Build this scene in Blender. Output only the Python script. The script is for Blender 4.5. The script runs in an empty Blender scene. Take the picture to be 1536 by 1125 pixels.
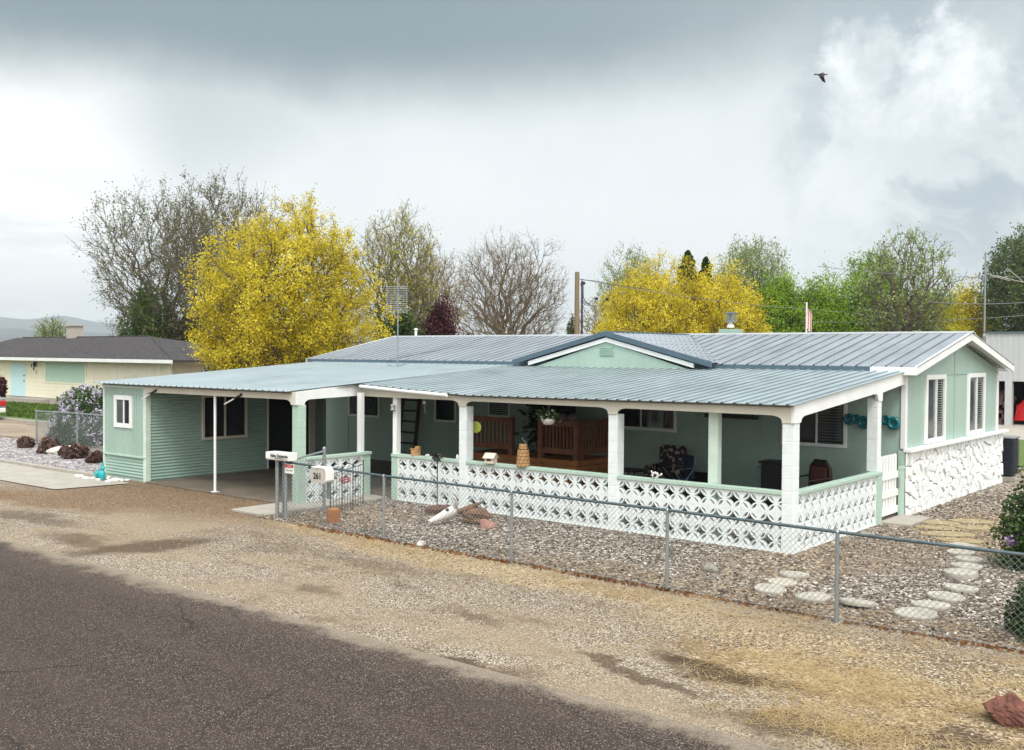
import bpy, math, random
import numpy as np
from mathutils import Vector, Matrix
from mathutils.geometry import tessellate_polygon
S = bpy.context.scene
COL = S.collection
R = math.radians
rnd = random.Random(7)

# ------------------------------------------------------------------ materials
class NT:
    def __init__(s, name):
        s.m = bpy.data.materials.new(name); s.m.use_nodes = True
        s.t = s.m.node_tree; s.n = s.t.nodes; s.l = s.t.links
        s.b = s.n['Principled BSDF']; s.out = s.n['Material Output']
        s._pos = None
    def node(s, ty, **kw):
        n = s.n.new(ty)
        for k, v in kw.items(): setattr(n, k, v)
        return n
    def pos(s):
        if s._pos is None: s._pos = s.node('ShaderNodeNewGeometry').outputs['Position']
        return s._pos
    def link(s, a, b): s.l.new(a, b)
    def setin(s, n, i, v):
        if v is None: return
        if isinstance(v, bpy.types.NodeSocket): s.link(v, n.inputs[i])
        else: n.inputs[i].default_value = v
    def math(s, op, a, b=None, c=None, clamp=False):
        n = s.node('ShaderNodeMath', operation=op, use_clamp=clamp)
        s.setin(n, 0, a); s.setin(n, 1, b)
        if c is not None: s.setin(n, 2, c)
        return n.outputs[0]
    def vmath(s, op, a, b=None):
        n = s.node('ShaderNodeVectorMath', operation=op); s.setin(n, 0, a)
        if b is not None: s.setin(n, 1, b)
        return n.outputs['Value'] if op in ('LENGTH', 'DOT_PRODUCT', 'DISTANCE') else n.outputs[0]
    def noise(s, scale, detail=3, rough=.55, vec=None, col=False, dist=0):
        n = s.node('ShaderNodeTexNoise'); s.link(vec or s.pos(), n.inputs['Vector'])
        n.inputs['Scale'].default_value = scale; n.inputs['Detail'].default_value = detail
        n.inputs['Roughness'].default_value = rough; n.inputs['Distortion'].default_value = dist
        return n.outputs['Color' if col else 'Fac']
    def voro(s, scale, feature='F1', out='Color', vec=None, rand=1):
        n = s.node('ShaderNodeTexVoronoi', feature=feature); s.link(vec or s.pos(), n.inputs['Vector'])
        n.inputs['Scale'].default_value = scale; n.inputs['Randomness'].default_value = rand
        return n.outputs[out]
    def ramp(s, fac, stops, interp='LINEAR'):
        n = s.node('ShaderNodeValToRGB'); n.color_ramp.interpolation = interp
        e = n.color_ramp.elements
        while len(e) < len(stops): e.new(.5)
        for i, (p, c) in enumerate(stops):
            e[i].position = p
            e[i].color = (c, c, c, 1) if not isinstance(c, tuple) else (*c, 1)
        s.link(fac, n.inputs[0]); return n.outputs[0]
    def mix(s, fac, a, b, mode='MIX'):
        n = s.node('ShaderNodeMix', data_type='RGBA', blend_type=mode)
        s.setin(n, 0, fac)
        for i, v in ((6, a), (7, b)):
            if isinstance(v, tuple): v = (*v, 1)[:4]
            s.setin(n, i, v)
        return n.outputs[2]
    def stretch(s, v, sc):
        n = s.node('ShaderNodeMapping'); s.link(v, n.inputs[0]); n.inputs['Scale'].default_value = sc
        return n.outputs[0]
    def bump(s, h, strength=.5, dist=.02):
        n = s.node('ShaderNodeBump'); s.link(h, n.inputs['Height'])
        n.inputs['Strength'].default_value = strength; n.inputs['Distance'].default_value = dist
        s.link(n.outputs[0], s.b.inputs['Normal'])
    def done(s, col, rough=.7, metal=0., spec=.5):
        s.setin(s.b, 'Base Color', (*col, 1) if isinstance(col, tuple) else col)
        s.setin(s.b, 'Roughness', rough); s.setin(s.b, 'Metallic', metal)
        s.setin(s.b, 'Specular IOR Level', spec)
        return s.m

def M(name, c, rough=.6, metal=0., var=.12, sc=3., bump=0., bsc=60., spec=.5, c2=None, streak=False):
    t = NT(name)
    v = t.pos()
    if streak: v = t.stretch(v, (1, 1, .12))
    n = t.noise(sc, 4, .6, vec=v); n2 = t.noise(sc * 9, 3, .6)
    f = t.math('ADD', t.math('MULTIPLY', n, .65), t.math('MULTIPLY', n2, .35))
    lo = tuple(max(0, x * (1 - var)) for x in c); hi = tuple(min(1, x * (1 + var)) for x in (c2 or c))
    col = t.ramp(f, [(.33, lo), (.67, hi)])
    if bump: t.bump(t.noise(bsc, 3, .6), bump, .01)
    return t.done(col, rough, metal, spec)

MINT = (.335, .455, .395)
m_mint = M('mint_paint', MINT, .55, var=.11, sc=1.2, bump=.15, bsc=40, streak=True)
m_mintmetal = M('mint_metal', (.30, .43, .37), .4, var=.08, sc=1.)
m_mintblock = M('mint_block_paint', (.40, .54, .455), .7, var=.06, sc=4, bump=.4, bsc=90)
m_white = M('white_paint', (.78, .80, .79), .5, var=.08, sc=2.5, bump=.08, bsc=50, streak=True)
m_block = M('white_block_paint', (.74, .785, .785), .75, var=.09, sc=5, bump=.5, bsc=110)
m_stonew = M('white_painted_stone', (.78, .80, .79), .6, var=.07, sc=7, bump=.35, bsc=25)
m_mortar = M('stone_joint', (.26, .255, .24), .9)
m_beige = M('cream_fascia', (.62, .59, .50), .6, var=.08, sc=2, streak=True)
m_slate = M('slate_trim', (.075, .12, .155), .4, var=.1)
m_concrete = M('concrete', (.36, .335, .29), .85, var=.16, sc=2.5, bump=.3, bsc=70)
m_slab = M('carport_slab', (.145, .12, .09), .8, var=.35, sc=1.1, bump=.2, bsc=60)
m_galv = M('galvanised_steel', (.30, .33, .34), .45, .6, var=.15, sc=9)
m_rail = M('weathered_steel_rail', (.10, .14, .155), .5, .5, var=.3, sc=12)
m_black = M('black_metal', (.012, .012, .013), .5)
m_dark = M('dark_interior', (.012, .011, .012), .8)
m_rust = M('red_brown_rock', (.14, .055, .04), .9, var=.45, sc=9, bump=1, bsc=18)
m_wood = M('redwood_stain', (.24, .092, .042), .6, var=.35, sc=4, bump=.2)
m_deck = M('orange_deck_stain', (.44, .17, .05), .65, var=.3, sc=5)
m_log = M('split_log', (.42, .24, .10), .7, var=.35, sc=14, bump=.5, bsc=60)
m_teal = M('teal_glaze', (.006, .13, .15), .2, var=.3, sc=20)
m_turq = M('turquoise_paint', (.02, .38, .42), .35)
m_bone = M('sun_bleached_bone', (.66, .64, .60), .8, var=.1, sc=20, bump=.3)
m_plain = M('white_plastic', (.78, .77, .74), .4, var=.03)
m_tan = M('grey_tan_plastic', (.44, .42, .38), .5, var=.05)
m_red = M('red_plastic', (.5, .02, .03), .4)
m_blue = M('navy_fabric', (.018, .035, .085), .8)
m_bark = M('bark', (.12, .10, .08), .9, var=.3, sc=3, bump=.6, bsc=12)
m_bark2 = M('dark_grey_bark', (.075, .062, .048), .9, var=.25, sc=3)
m_barkl = M('pale_bark', (.165, .125, .082), .9, var=.25, sc=3)
m_twig = M('olive_twigs', (.16, .145, .085), .9, var=.25, sc=3)
m_pole = M('old_pole_wood', (.22, .16, .10), .85, var=.3, sc=2, streak=True)
m_cream = M('cream_siding', (.80, .75, .60), .6, var=.04, sc=1)
m_shingle = None
m_lblue = M('pale_blue_door', (.50, .70, .76), .5, var=.04)
m_mintshade = M('mint_shutter', (.42, .58, .47), .6, var=.05)
m_grey = M('grey_metal_siding', (.50, .52, .53), .5, .2, var=.05)
m_char = M('charcoal_metal', (.035, .04, .055), .5, .3)
m_stepst = M('pale_stepping_concrete', (.40, .375, .32), .85, var=.32, sc=6, bump=.5, bsc=60)
m_flag = M('yellow_flagstone', (.31, .245, .135), .85, var=.35, sc=5, bump=.5)
m_brownleaf = M('brown_dry_shrub', (.10, .045, .035), .9, var=.4, sc=20)
m_rock = M('white_rock', (.52, .49, .44), .85, var=.2, sc=12, bump=.8, bsc=30)
m_manhole = M('pale_iron_marker', (.42, .41, .38), .8)

def glass(name, c=(.012, .014, .018)):
    t = NT(name); n = t.noise(1.3, 3); col = t.ramp(n, [(.3, c), (.75, tuple(x * 2.5 for x in c))])
    return t.done(col, .06, 0, .6)
m_glass = glass('dark_window_glass'); m_glassg = glass('grey_window_glass', (.055, .06, .065))
m_blind = M('window_blind', (.20, .24, .21), .6)

def smooth(t, v, a, b):
    n = t.node('ShaderNodeMapRange', interpolation_type='SMOOTHSTEP'); t.link(v, n.inputs[0])
    n.inputs[1].default_value = a; n.inputs[2].default_value = b
    n.inputs[3].default_value = 0; n.inputs[4].default_value = 1
    return n.outputs[0]
def metal_roof(name, c, rough, pitch=.2286, ph=.124, w0=.40, alpha=.75):
    t = NT(name)
    n = t.noise(.35, 4, .6); n2 = t.noise(5, 3, .6, vec=t.stretch(t.pos(), (1, .15, .15)))
    f = t.math('ADD', t.math('MULTIPLY', n, .5), t.math('MULTIPLY', n2, .5))
    col = t.ramp(f, [(.3, tuple(x * .78 for x in c)), (.5, c), (.72, tuple(min(1, x * 1.12) for x in c))])
    col = t.mix(t.ramp(t.noise(22, 2), [(.66, 0.), (.74, .5)]), col, tuple(x * .5 for x in c))
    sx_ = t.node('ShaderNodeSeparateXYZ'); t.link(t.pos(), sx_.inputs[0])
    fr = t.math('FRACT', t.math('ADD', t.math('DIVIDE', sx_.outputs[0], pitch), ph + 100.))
    ln = smooth(t, t.math('ABSOLUTE', t.math('SUBTRACT', fr, .5)), w0, .47)  # dark line at each rib base: grime plus contact shade painted into the colour
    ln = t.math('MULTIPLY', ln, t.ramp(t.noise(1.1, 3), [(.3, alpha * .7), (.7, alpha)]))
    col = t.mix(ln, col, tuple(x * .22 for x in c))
    r = t.ramp(n2, [(.3, rough * .8), (.7, rough * 1.2)])
    return t.done(col, r, .55, .5)
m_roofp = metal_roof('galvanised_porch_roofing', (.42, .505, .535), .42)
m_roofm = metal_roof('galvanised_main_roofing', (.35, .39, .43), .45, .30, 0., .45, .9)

t = NT('asphalt_shingles')
m_shingle = t.done(t.ramp(t.voro(9, vec=t.stretch(t.pos(), (1, 1, 3))), [(.2, (.022, .02, .022)), (.8, (.062, .055, .058))]), .9)

def gravelcol(t, scale, pal, contrast=1.):
    """speckled stones: palette by random cell value"""
    c = t.node('ShaderNodeSeparateColor'); t.link(t.voro(scale), c.inputs[0])
    return t.ramp(c.outputs[0], pal, 'LINEAR')
def blob(t, wp, cx, cy, rx, ry, ang=0, a=1.35, b=.55):
    v = t.vmath('SUBTRACT', wp, (cx, cy, 0))
    n = t.node('ShaderNodeVectorRotate', rotation_type='Z_AXIS'); t.link(v, n.inputs[0]); n.inputs['Angle'].default_value = -R(ang)
    v = t.vmath('MULTIPLY', n.outputs[0], (1 / rx, 1 / ry, 0))
    return smooth(t, t.vmath('LENGTH', v), a, b)
def warped(t, amp, sc=.9):
    w = t.vmath('SUBTRACT', t.noise(sc, 5, .65, col=True), (.5, .5, .5))
    return t.vmath('ADD', t.pos(), t.vmath('MULTIPLY', w, (amp, amp, 0)))

# ---- open ground: shoulder gravel, dirt, driveway
t = NT('ground_gravel'); wp = warped(t, 1.6)
fine = gravelcol(t, 74, [(.0, (.035, .025, .016)), (.25, (.115, .086, .060)), (.6, (.275, .225, .168)), (.88, (.43, .375, .30)), (1., (.68, .63, .54))])
dust = t.ramp(t.noise(40, 4, .75), [(.3, (.165, .118, .072)), (.7, (.37, .295, .20))])
big = t.noise(.5, 6, .65, vec=t.stretch(t.pos(), (.55, 1, 1)))
base = t.mix(t.math('MULTIPLY', smooth(t, big, .42, .60), .62), fine, dust)
base = t.mix(t.math('MULTIPLY', smooth(t, t.noise(1.4, 5, .7, vec=t.stretch(t.pos(), (.5, 1, 1))), .50, .68), .6), base, (.135, .098, .062))
brown = gravelcol(t, 60, [(0., (.04, .025, .014)), (.5, (.155, .10, .058)), (.85, (.26, .175, .105)), (1., (.42, .34, .24))])
mB = t.math('MAXIMUM', blob(t, wp, -13.2, -3.0, 5.2, 1.9, 4), blob(t, wp, -14.5, -4.9, 3.2, .8, 8))
base = t.mix(t.math('MULTIPLY', mB, .92), base, brown)
mid = gravelcol(t, 42, [(0., (.035, .024, .015)), (.45, (.17, .125, .08)), (.8, (.37, .29, .19)), (1., (.62, .55, .44))])
mM = t.math('MAXIMUM', blob(t, wp, 3.6, -5.2, 3.0, 1.5, 0), blob(t, wp, 5.5, -6.0, 2.6, 2.0, 0))
base = t.mix(mM, base, mid)
yel = gravelcol(t, 44, [(0., (.10, .06, .025)), (.5, (.42, .30, .14)), (1., (.68, .57, .36))])
mY = t.math('MAXIMUM', blob(t, wp, -2.6, -4.0, 3.9, .5, -2), blob(t, wp, -6.9, -3.3, 1.8, .45, 0))
mY2 = t.math('MULTIPLY', t.math('MAXIMUM', blob(t, wp, 3.2, -5.8, 1.6, .7, 0), blob(t, wp, 1.6, -4.6, 1.8, .5, 0)), .32)
base = t.mix(t.math('MAXIMUM', t.math('MULTIPLY', mY, .5), mY2), base, yel)
stain = None
for a in ((-8.3, -6.4, .5, 1.3, -12, .8), (-9.6, -6.9, 1.2, .35, 0, .6), (-.7, -7.75, 1.3, .16, 4, .85), (-1.2, -6.3, .5, .17, 0, .5), (-3.8, -6.5, .5, .2, 0, .55), (-3.1, -5.5, .45, .14, 0, .45),
          (2.0, -6.15, .95, .26, -2, 1.), (1.3, -6.75, .9, .12, 0, .75), (-4.6, -4.9, 1.2, .22, 4, .45), (-12.5, -6.2, 1.6, .35, 4, .6), (3.6, -6.95, 1.3, .25, 12, .7), (5.0, -6.6, 1.5, .4, 8, .8), (-6.6, -5.0, .8, .2, 0, .35), (4.6, -5.7, .5, .3, 0, .6)):
    b_ = t.math('MULTIPLY', blob(t, wp, *a[:5]), a[5]); stain = b_ if stain is None else t.math('MAXIMUM', stain, b_)
base = t.mix(stain, base, t.ramp(t.noise(30, 3), [(.3, (.038, .024, .014)), (.7, (.105, .07, .044))]))
farc = t.ramp(t.noise(.25, 5, .6), [(.35, (.10, .11, .045)), (.65, (.24, .20, .12))])
far = smooth(t, t.vmath('LENGTH', t.vmath('SUBTRACT', t.pos(), (-6, -2, 0))), 26, 60)
base = t.mix(far, base, farc)
t.bump(t.voro(74, out='Distance'), .4, .012)
m_ground = t.done(base, .95, 0, .2)

# ---- yard gravel
t = NT('yard_gravel'); wp = warped(t, 1.2)
pal = [(0., (.014, .009, .006)), (.3, (.07, .052, .038)), (.5, (.185, .148, .112)), (.72, (.34, .29, .23)), (.92, (.58, .53, .46)), (1., (.76, .73, .67))]
g = gravelcol(t, 25, pal)
warm = gravelcol(t, 26, [(0., (.03, .016, .008)), (.45, (.20, .13, .07)), (.8, (.40, .29, .17)), (1., (.66, .56, .42))])
mW = t.math('MAXIMUM', blob(t, wp, 1.0, -3.3, 5.0, 1.0, 0), t.math('MAXIMUM', blob(t, wp, 2.2, 4.5, 1.6, 3.0, 0), blob(t, wp, -8.4, -2.2, 1.6, 1.6, 0)))
mW = t.math('MAXIMUM', mW, blob(t, wp, .6, .2, 1.2, 2.6, -20))
col = t.mix(t.math('MULTIPLY', mW, .72), g, warm)
col = t.mix(t.math('MULTIPLY', smooth(t, t.noise(.9, 4), .52, .7), .3), col, (.16, .11, .07))
t.bump(t.voro(25, out='Distance'), .9, .03)
m_yard = t.done(col, .9, 0, .25)
t = NT('lava_bed_gravel')
t.bump(t.voro(16, out='Distance'), 1., .04)
m_bed = t.done(gravelcol(t, 16, [(0., (.04, .035, .04)), (.4, (.23, .20, .21)), (.8, (.45, .41, .42)), (1., (.68, .66, .66))]), .9)
# ---- road
t = NT('asphalt')
ch = gravelcol(t, 125, [(0., (.013, .009, .007)), (.5, (.035, .025, .020)), (.8, (.066, .049, .041)), (.93, (.15, .12, .10)), (1., (.38, .32, .27))])
trk = t.math('MULTIPLY', smooth(t, t.noise(1.0, 3, .5, vec=t.stretch(t.pos(), (.05, 1, 1))), .45, .62), .28)
ch = t.mix(trk, ch, (.078, .060, .050))
n = t.noise(.45, 5, .65)
ch = t.mix(t.math('MULTIPLY', smooth(t, n, .4, .7), .35), ch, (.058, .041, .032))
ch = t.mix(t.math('MULTIPLY', smooth(t, t.noise(1.6, 4, .7, vec=t.stretch(t.pos(), (.22, 1, 1))), .52, .72), .35), ch, (.042, .036, .036))
ck = t.voro(.33, 'DISTANCE_TO_EDGE', 'Distance', vec=warped(t, .8, 1.3))
crk = t.math('MULTIPLY', t.math('SUBTRACT', 1., smooth(t, ck, .003, .009)), smooth(t, t.noise(.3, 2), .44, .54))
ch = t.mix(t.math('MULTIPLY', crk, .75), ch, (.02, .017, .016))
sep = t.node('ShaderNodeSeparateXYZ'); t.link(t.pos(), sep.inputs[0])
ey = t.math('ADD', sep.outputs[1], t.math('MULTIPLY', t.noise(1.7, 6, .75), 1.1))
edge = t.math('MULTIPLY', smooth(t, ey, -7.45, -7.1), .85)
spill = t.math('MULTIPLY', smooth(t, ey, -8.1, -7.2), smooth(t, t.noise(38, 3, .8), .54, .66))
edge = t.math('MAXIMUM', edge, spill)
ch = t.mix(edge, ch, t.ramp(t.noise(60, 2), [(.3, (.17, .135, .10)), (.7, (.34, .285, .22))]))
t.bump(t.voro(105, out='Distance'), .4, .008)
m_road = t.done(ch, .88, 0, .25)
t = NT('lawn'); m_lawn = t.done(t.ramp(t.noise(14, 5, .7), [(.3, (.045, .085, .015)), (.7, (.12, .19, .035))]), .9)
t = NT('hill_grass'); m_hill = t.done(t.ramp(t.noise(.004, 6, .6), [(.35, (.045, .06, .06)), (.65, (.10, .12, .11))]), 1.)

def leafmat(name, cols, trans=.35):
    t = NT(name)
    g_ = t.node('ShaderNodeNewGeometry')
    k = len(cols)
    clump = t.noise(.55, 3, .6)
    f = t.math('ADD', t.math('MULTIPLY', g_.outputs['Random Per Island'], .55), t.math('MULTIPLY', smooth(t, clump, .3, .7), .45))
    col = t.ramp(f, [(i / (k - 1), c) for i, c in enumerate(cols)])
    t.done(col, .6, 0, .3)
    tr = t.node('ShaderNodeBsdfTranslucent'); t.link(col, tr.inputs[0])
    mx = t.node('ShaderNodeMixShader'); mx.inputs[0].default_value = trans
    t.link(t.b.outputs[0], mx.inputs[1]); t.link(tr.outputs[0], mx.inputs[2]); t.link(mx.outputs[0], t.out.inputs[0])
    return t.m
l_yel = leafmat('yellow_leaves', [(.19, .17, .012), (.50, .41, .02), (.82, .70, .045), (.92, .84, .16)], .45)
l_yelg = leafmat('yellow_green_leaves', [(.20, .22, .015), (.44, .42, .025), (.66, .60, .05)], .4)
l_green = leafmat('spring_green_leaves', [(.10, .19, .012), (.24, .40, .025), (.38, .56, .05)], .4)
l_pale = leafmat('pale_sage_leaves', [(.13, .19, .06), (.27, .36, .11), (.42, .52, .22)], .4)
l_dark = leafmat('dark_green_leaves', [(.012, .028, .008), (.035, .075, .015), (.07, .13, .03)], .25)
l_olive = leafmat('olive_buds', [(.07, .075, .02), (.16, .16, .045), (.25, .25, .09)], .3)
l_brown = leafmat('brown_green_leaves', [(.03, .022, .012), (.065, .055, .025), (.08, .11, .03)], .25)
l_dry = leafmat('dry_brown_leaves', [(.035, .018, .016), (.10, .055, .045), (.17, .11, .09)], .1)
l_maroon = leafmat('maroon_leaves', [(.03, .008, .014), (.08, .022, .03), (.14, .05, .06)], .3)
l_lilac = leafmat('lilac_leaves', [(.02, .05, .012), (.05, .10, .025), (.11, .17, .045)], .3)
l_flower = leafmat('lilac_flowers', [(.42, .36, .52), (.60, .54, .68), (.78, .74, .82)], .3)
l_flowerp = leafmat('purple_lilac_flowers', [(.25, .14, .38), (.42, .26, .52), (.55, .40, .62)], .3)
l_rightg = leafmat('deep_green_leaves', [(.03, .05, .012), (.07, .12, .03), (.15, .22, .06)], .3)
l_green2 = leafmat('mid_green_leaves', [(.03, .06, .012), (.08, .14, .02), (.17, .26, .04)], .3)
l_teal = leafmat('blue_green_needles', [(.015, .045, .03), (.04, .10, .065), (.07, .15, .10)], .2)
l_straw = leafmat('dry_straw', [(.26, .16, .06), (.52, .38, .18), (.72, .60, .38)], .2)
l_whitef = leafmat('white_petals', [(.6, .6, .6), (.8, .8, .78)], .3)

# ------------------------------------------------------------------ object helpers
def tag(o, label=None, cat=None, group=None, kind=None):
    if label: o['label'] = label
    if cat: o['category'] = cat
    if group: o['group'] = group
    if kind: o['kind'] = kind
    return o
def empty(name, loc, rz=0, label=None, cat=None, group=None):
    o = bpy.data.objects.new(name, None); COL.objects.link(o)
    o.location = loc; o.rotation_euler = (0, 0, rz); o.empty_display_size = .2
    o['origin'] = list(loc)
    return tag(o, label, cat, group)
def root_loc(o):
    v = Vector((0, 0, 0))
    while o is not None: v += Vector(o.location); o = o.parent
    return v
def np_mesh(name, V, F, mat, parent=None, off=(0, 0, 0), smooth=False):
    V = np.asarray(V, dtype=np.float32) - np.asarray(off, dtype=np.float32); F = np.asarray(F, dtype=np.int32)
    me = bpy.data.meshes.new(name); k = F.shape[1]
    me.vertices.add(len(V)); me.vertices.foreach_set('co', V.ravel())
    me.loops.add(F.size); me.loops.foreach_set('vertex_index', F.ravel())
    me.polygons.add(len(F)); me.polygons.foreach_set('loop_start', np.arange(0, F.size, k, dtype=np.int32))
    me.polygons.foreach_set('loop_total', np.full(len(F), k, dtype=np.int32))
    if smooth: me.polygons.foreach_set('use_smooth', np.ones(len(F), dtype=bool))
    me.update(calc_edges=True); me.materials.append(mat)
    o = bpy.data.objects.new(name, me); COL.objects.link(o)
    if parent: o.parent = parent
    return o

class MB:
    def __init__(s): s.v = []; s.f = []
    def add(s, V, F):
        b = len(s.v); s.v += [tuple(x) for x in V]; s.f += [tuple(i + b for i in f) for f in F]; return s
    def box(s, x0, x1, y0, y1, z0, z1):
        x0, x1 = min(x0, x1), max(x0, x1); y0, y1 = min(y0, y1), max(y0, y1); z0, z1 = min(z0, z1), max(z0, z1)
        return s.add([(x0, y0, z0), (x1, y0, z0), (x1, y1, z0), (x0, y1, z0), (x0, y0, z1), (x1, y0, z1), (x1, y1, z1), (x0, y1, z1)],
                     [(0, 3, 2, 1), (4, 5, 6, 7), (0, 1, 5, 4), (1, 2, 6, 5), (2, 3, 7, 6), (3, 0, 4, 7)])
    def obox(s, face, base, u0, u1, z0, z1, d0, d1):
        if face == 'y': return s.box(u0, u1, base - d0, base - d1, z0, z1)
        return s.box(base + d0, base + d1, u0, u1, z0, z1)
    def prism(s, poly, axis, a, b):
        """poly in the two other axes (in xyz order), extruded along axis from a to b"""
        n = len(poly)
        def P(p, w): return {'x': (w, p[0], p[1]), 'y': (p[0], w, p[1]), 'z': (p[0], p[1], w)}[axis]
        V = [P(p, a) for p in poly] + [P(p, b) for p in poly]
        F = [(i, (i + 1) % n, (i + 1) % n + n, i + n) for i in range(n)]
        tr = tessellate_polygon([[Vector((*p, 0)) for p in poly]])
        F += [tuple(q) for q in tr] + [tuple(i + n for i in reversed(q)) for q in tr]
        return s.add(V, F)
    def tube(s, pts, r, n=6, cap=True):
        pts = [Vector(p) for p in pts]; rs = r if isinstance(r, (list, tuple)) else [r] * len(pts)
        b = len(s.v); V = []; F = []
        for i, p in enumerate(pts):
            d = (pts[min(i + 1, len(pts) - 1)] - pts[max(i - 1, 0)]).normalized()
            u = d.cross(Vector((0, 0, 1)));
            if u.length < .1: u = d.cross(Vector((1, 0, 0)))
            u.normalize(); w = d.cross(u)
            for k in range(n):
                a = 2 * math.pi * k / n; V.append(p + (u * math.cos(a) + w * math.sin(a)) * rs[i])
        for i in range(len(pts) - 1):
            for k in range(n): F.append((i * n + k, i * n + (k + 1) % n, (i + 1) * n + (k + 1) % n, (i + 1) * n + k))
        if cap: F.append(tuple(range(n))[::-1]); F.append(tuple((len(pts) - 1) * n + k for k in range(n)))
        return s.add(V, F)
    def lathe(s, prof, c=(0, 0, 0), n=16, sx=1, sy=1):
        V = []; F = []
        for (r, z) in prof:
            for k in range(n):
                a = 2 * math.pi * k / n; V.append((c[0] + r * math.cos(a) * sx, c[1] + r * math.sin(a) * sy, c[2] + z))
        for i in range(len(prof) - 1):
            for k in range(n): F.append((i * n + k, i * n + (k + 1) % n, (i + 1) * n + (k + 1) % n, (i + 1) * n + k))
        F.append(tuple(range(n))[::-1]); F.append(tuple((len(prof) - 1) * n + k for k in range(n)))
        return s.add(V, F)
    def ball(s, c, r, sc=(1, 1, 1), n=12, m=8, rough=0, seed=0):
        q = random.Random(seed); V = []; F = []
        for i in range(m + 1):
            ph = math.pi * i / m
            for k in range(n):
                a = 2 * math.pi * k / n; j = 1 + q.uniform(-rough, rough)
                V.append((c[0] + r * sc[0] * math.sin(ph) * math.cos(a) * j, c[1] + r * sc[1] * math.sin(ph) * math.sin(a) * j, c[2] + r * sc[2] * math.cos(ph) * j))
        for i in range(m):
            for k in range(n): F.append((i * n + k, (i + 1) * n + k, (i + 1) * n + (k + 1) % n, i * n + (k + 1) % n))
        return s.add(V, F)
    def build(s, name, mat, parent=None, smooth=False, local=False, bevel=0):
        off = Vector((0, 0, 0)) if (local or parent is None) else root_loc(parent)
        me = bpy.data.meshes.new(name)
        me.from_pydata([(x[0] - off.x, x[1] - off.y, x[2] - off.z) for x in s.v], [], s.f); me.materials.append(mat)
        if smooth:
            for p in me.polygons: p.use_smooth = True
        me.update()
        o = bpy.data.objects.new(name, me); COL.objects.link(o)
        if parent: o.parent = parent
        if bevel:
            b = o.modifiers.new('bevel', 'BEVEL'); b.width = bevel; b.segments = 1; b.limit_method = 'ANGLE'
        return o
def copy_tree(o, parent=None):
    c = o.copy(); COL.objects.link(c); c.parent = parent
    for ch in list(o.children): copy_tree(ch, c)
    return c
def place_origin(o, pt):
    """moves the object's origin (a top-level single mesh) to pt, keeping the shape where it is"""
    p = Vector(pt); o.data.transform(Matrix.Translation(-p)); o.location = p
    return o
def struct(o): return tag(o, kind='structure')
def txt(body, size, mat, name, parent, loc, rot, ext=.001, sx=1., bold=0.):
    cu = bpy.data.curves.new(name, 'FONT'); cu.body = body; cu.size = size; cu.extrude = ext; cu.offset = bold; cu.align_x = 'CENTER'; cu.align_y = 'CENTER'
    tmp = bpy.data.objects.new('tmp', cu); COL.objects.link(tmp)
    bpy.context.view_layer.update()
    me = bpy.data.meshes.new_from_object(tmp.evaluated_get(bpy.context.evaluated_depsgraph_get()))
    bpy.data.objects.remove(tmp); me.name = name; me.materials.clear(); me.materials.append(mat)
    o = bpy.data.objects.new(name, me); COL.objects.link(o); o.parent = parent
    o.location = Vector(loc) - root_loc(parent); o.rotation_euler = rot; o.scale = (sx, 1, 1)
    return o
# ------------------------------------------------------------------ camera
cam = bpy.data.cameras.new('camera'); co = bpy.data.objects.new('camera', cam); COL.objects.link(co)
cam.sensor_width = 36; cam.lens = 36 * 1527.584 / 1536; cam.clip_end = 12000; cam.clip_start = .1
rx = Vector((0.77245732, 0.63503272, 0.00656767)); ry = Vector((-0.01869512, 0.01240121, 0.99974832)); rf = Vector((-0.63479145, 0.77238569, -0.02145142))
mw = Matrix((rx, ry, -rf)).transposed().to_4x4(); mw.translation = (6.79464, -15.35367, 3.18579)
co.matrix_world = mw; S.camera = co

# ------------------------------------------------------------------ the ground
def sheet(name, poly, z, mat, jitter=0, seg=.5, seed=1):
    q = random.Random(seed); P = []
    for i in range(len(poly)):
        a = Vector(poly[i]); b = Vector(poly[(i + 1) % len(poly)]); n = max(1, int((b - a).length / seg)) if jitter else 1
        n = min(n, 160)
        nv = Vector((b - a).orthogonal()).normalized()
        for k in range(n):
            p = a.lerp(b, k / n) + nv * (q.uniform(-jitter, jitter) if jitter else 0)
            P.append((p.x, p.y))
    m = MB(); tr = tessellate_polygon([[Vector((*p, 0)) for p in P]])
    F = []
    for q3 in tr:
        a, b, c = (Vector(P[i]) for i in q3)
        F.append(tuple(q3) if (b - a).cross(c - a) > 0 else tuple(reversed(q3)))
    m.add([(p[0], p[1], z) for p in P], F)
    return struct(m.build(name, mat))
gm = MB(); gm.add([(-2500, -200, 0), (800, -200, 0), (800, 3500, 0), (-2500, 3500, 0)], [(0, 1, 2, 3)])
struct(gm.build('ground', m_ground))
sheet('road', [(-200, -30), (60, -30), (60, -7.62), (-200, -7.62)], .004, m_road, .035, .22, 3)
sheet('yard', [(-9.45, -3.42), (12, -3.42), (14, 14), (.0, 15), (-.1, .1), (-9.3, .1)], .008, m_yard, .05, .35, 5)
sheet('gravel_bed', [(-34, -2.25), (-17.3, -2.25), (-17.3, .9), (-34, 1.6)], .012, m_bed)
sheet('street', [(-70, 1.7), (-20, 1.7), (-20, 3.4), (-36, 4.8), (-70, 6.4)], .016, M('dirt_street', (.27, .215, .16), .95, var=.3, sc=.8, bump=.5, bsc=40))
sheet('driveway', [(-60, -4.3), (-15.9, -4.1), (-15.65, -2.36), (-60, -2.42)], .02, m_concrete, .03, .8, 9)
sheet('lawn', [(-75, 8.4), (-36, 6.0), (-34, 12), (-75, 13.9)], .03, m_lawn)
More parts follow.
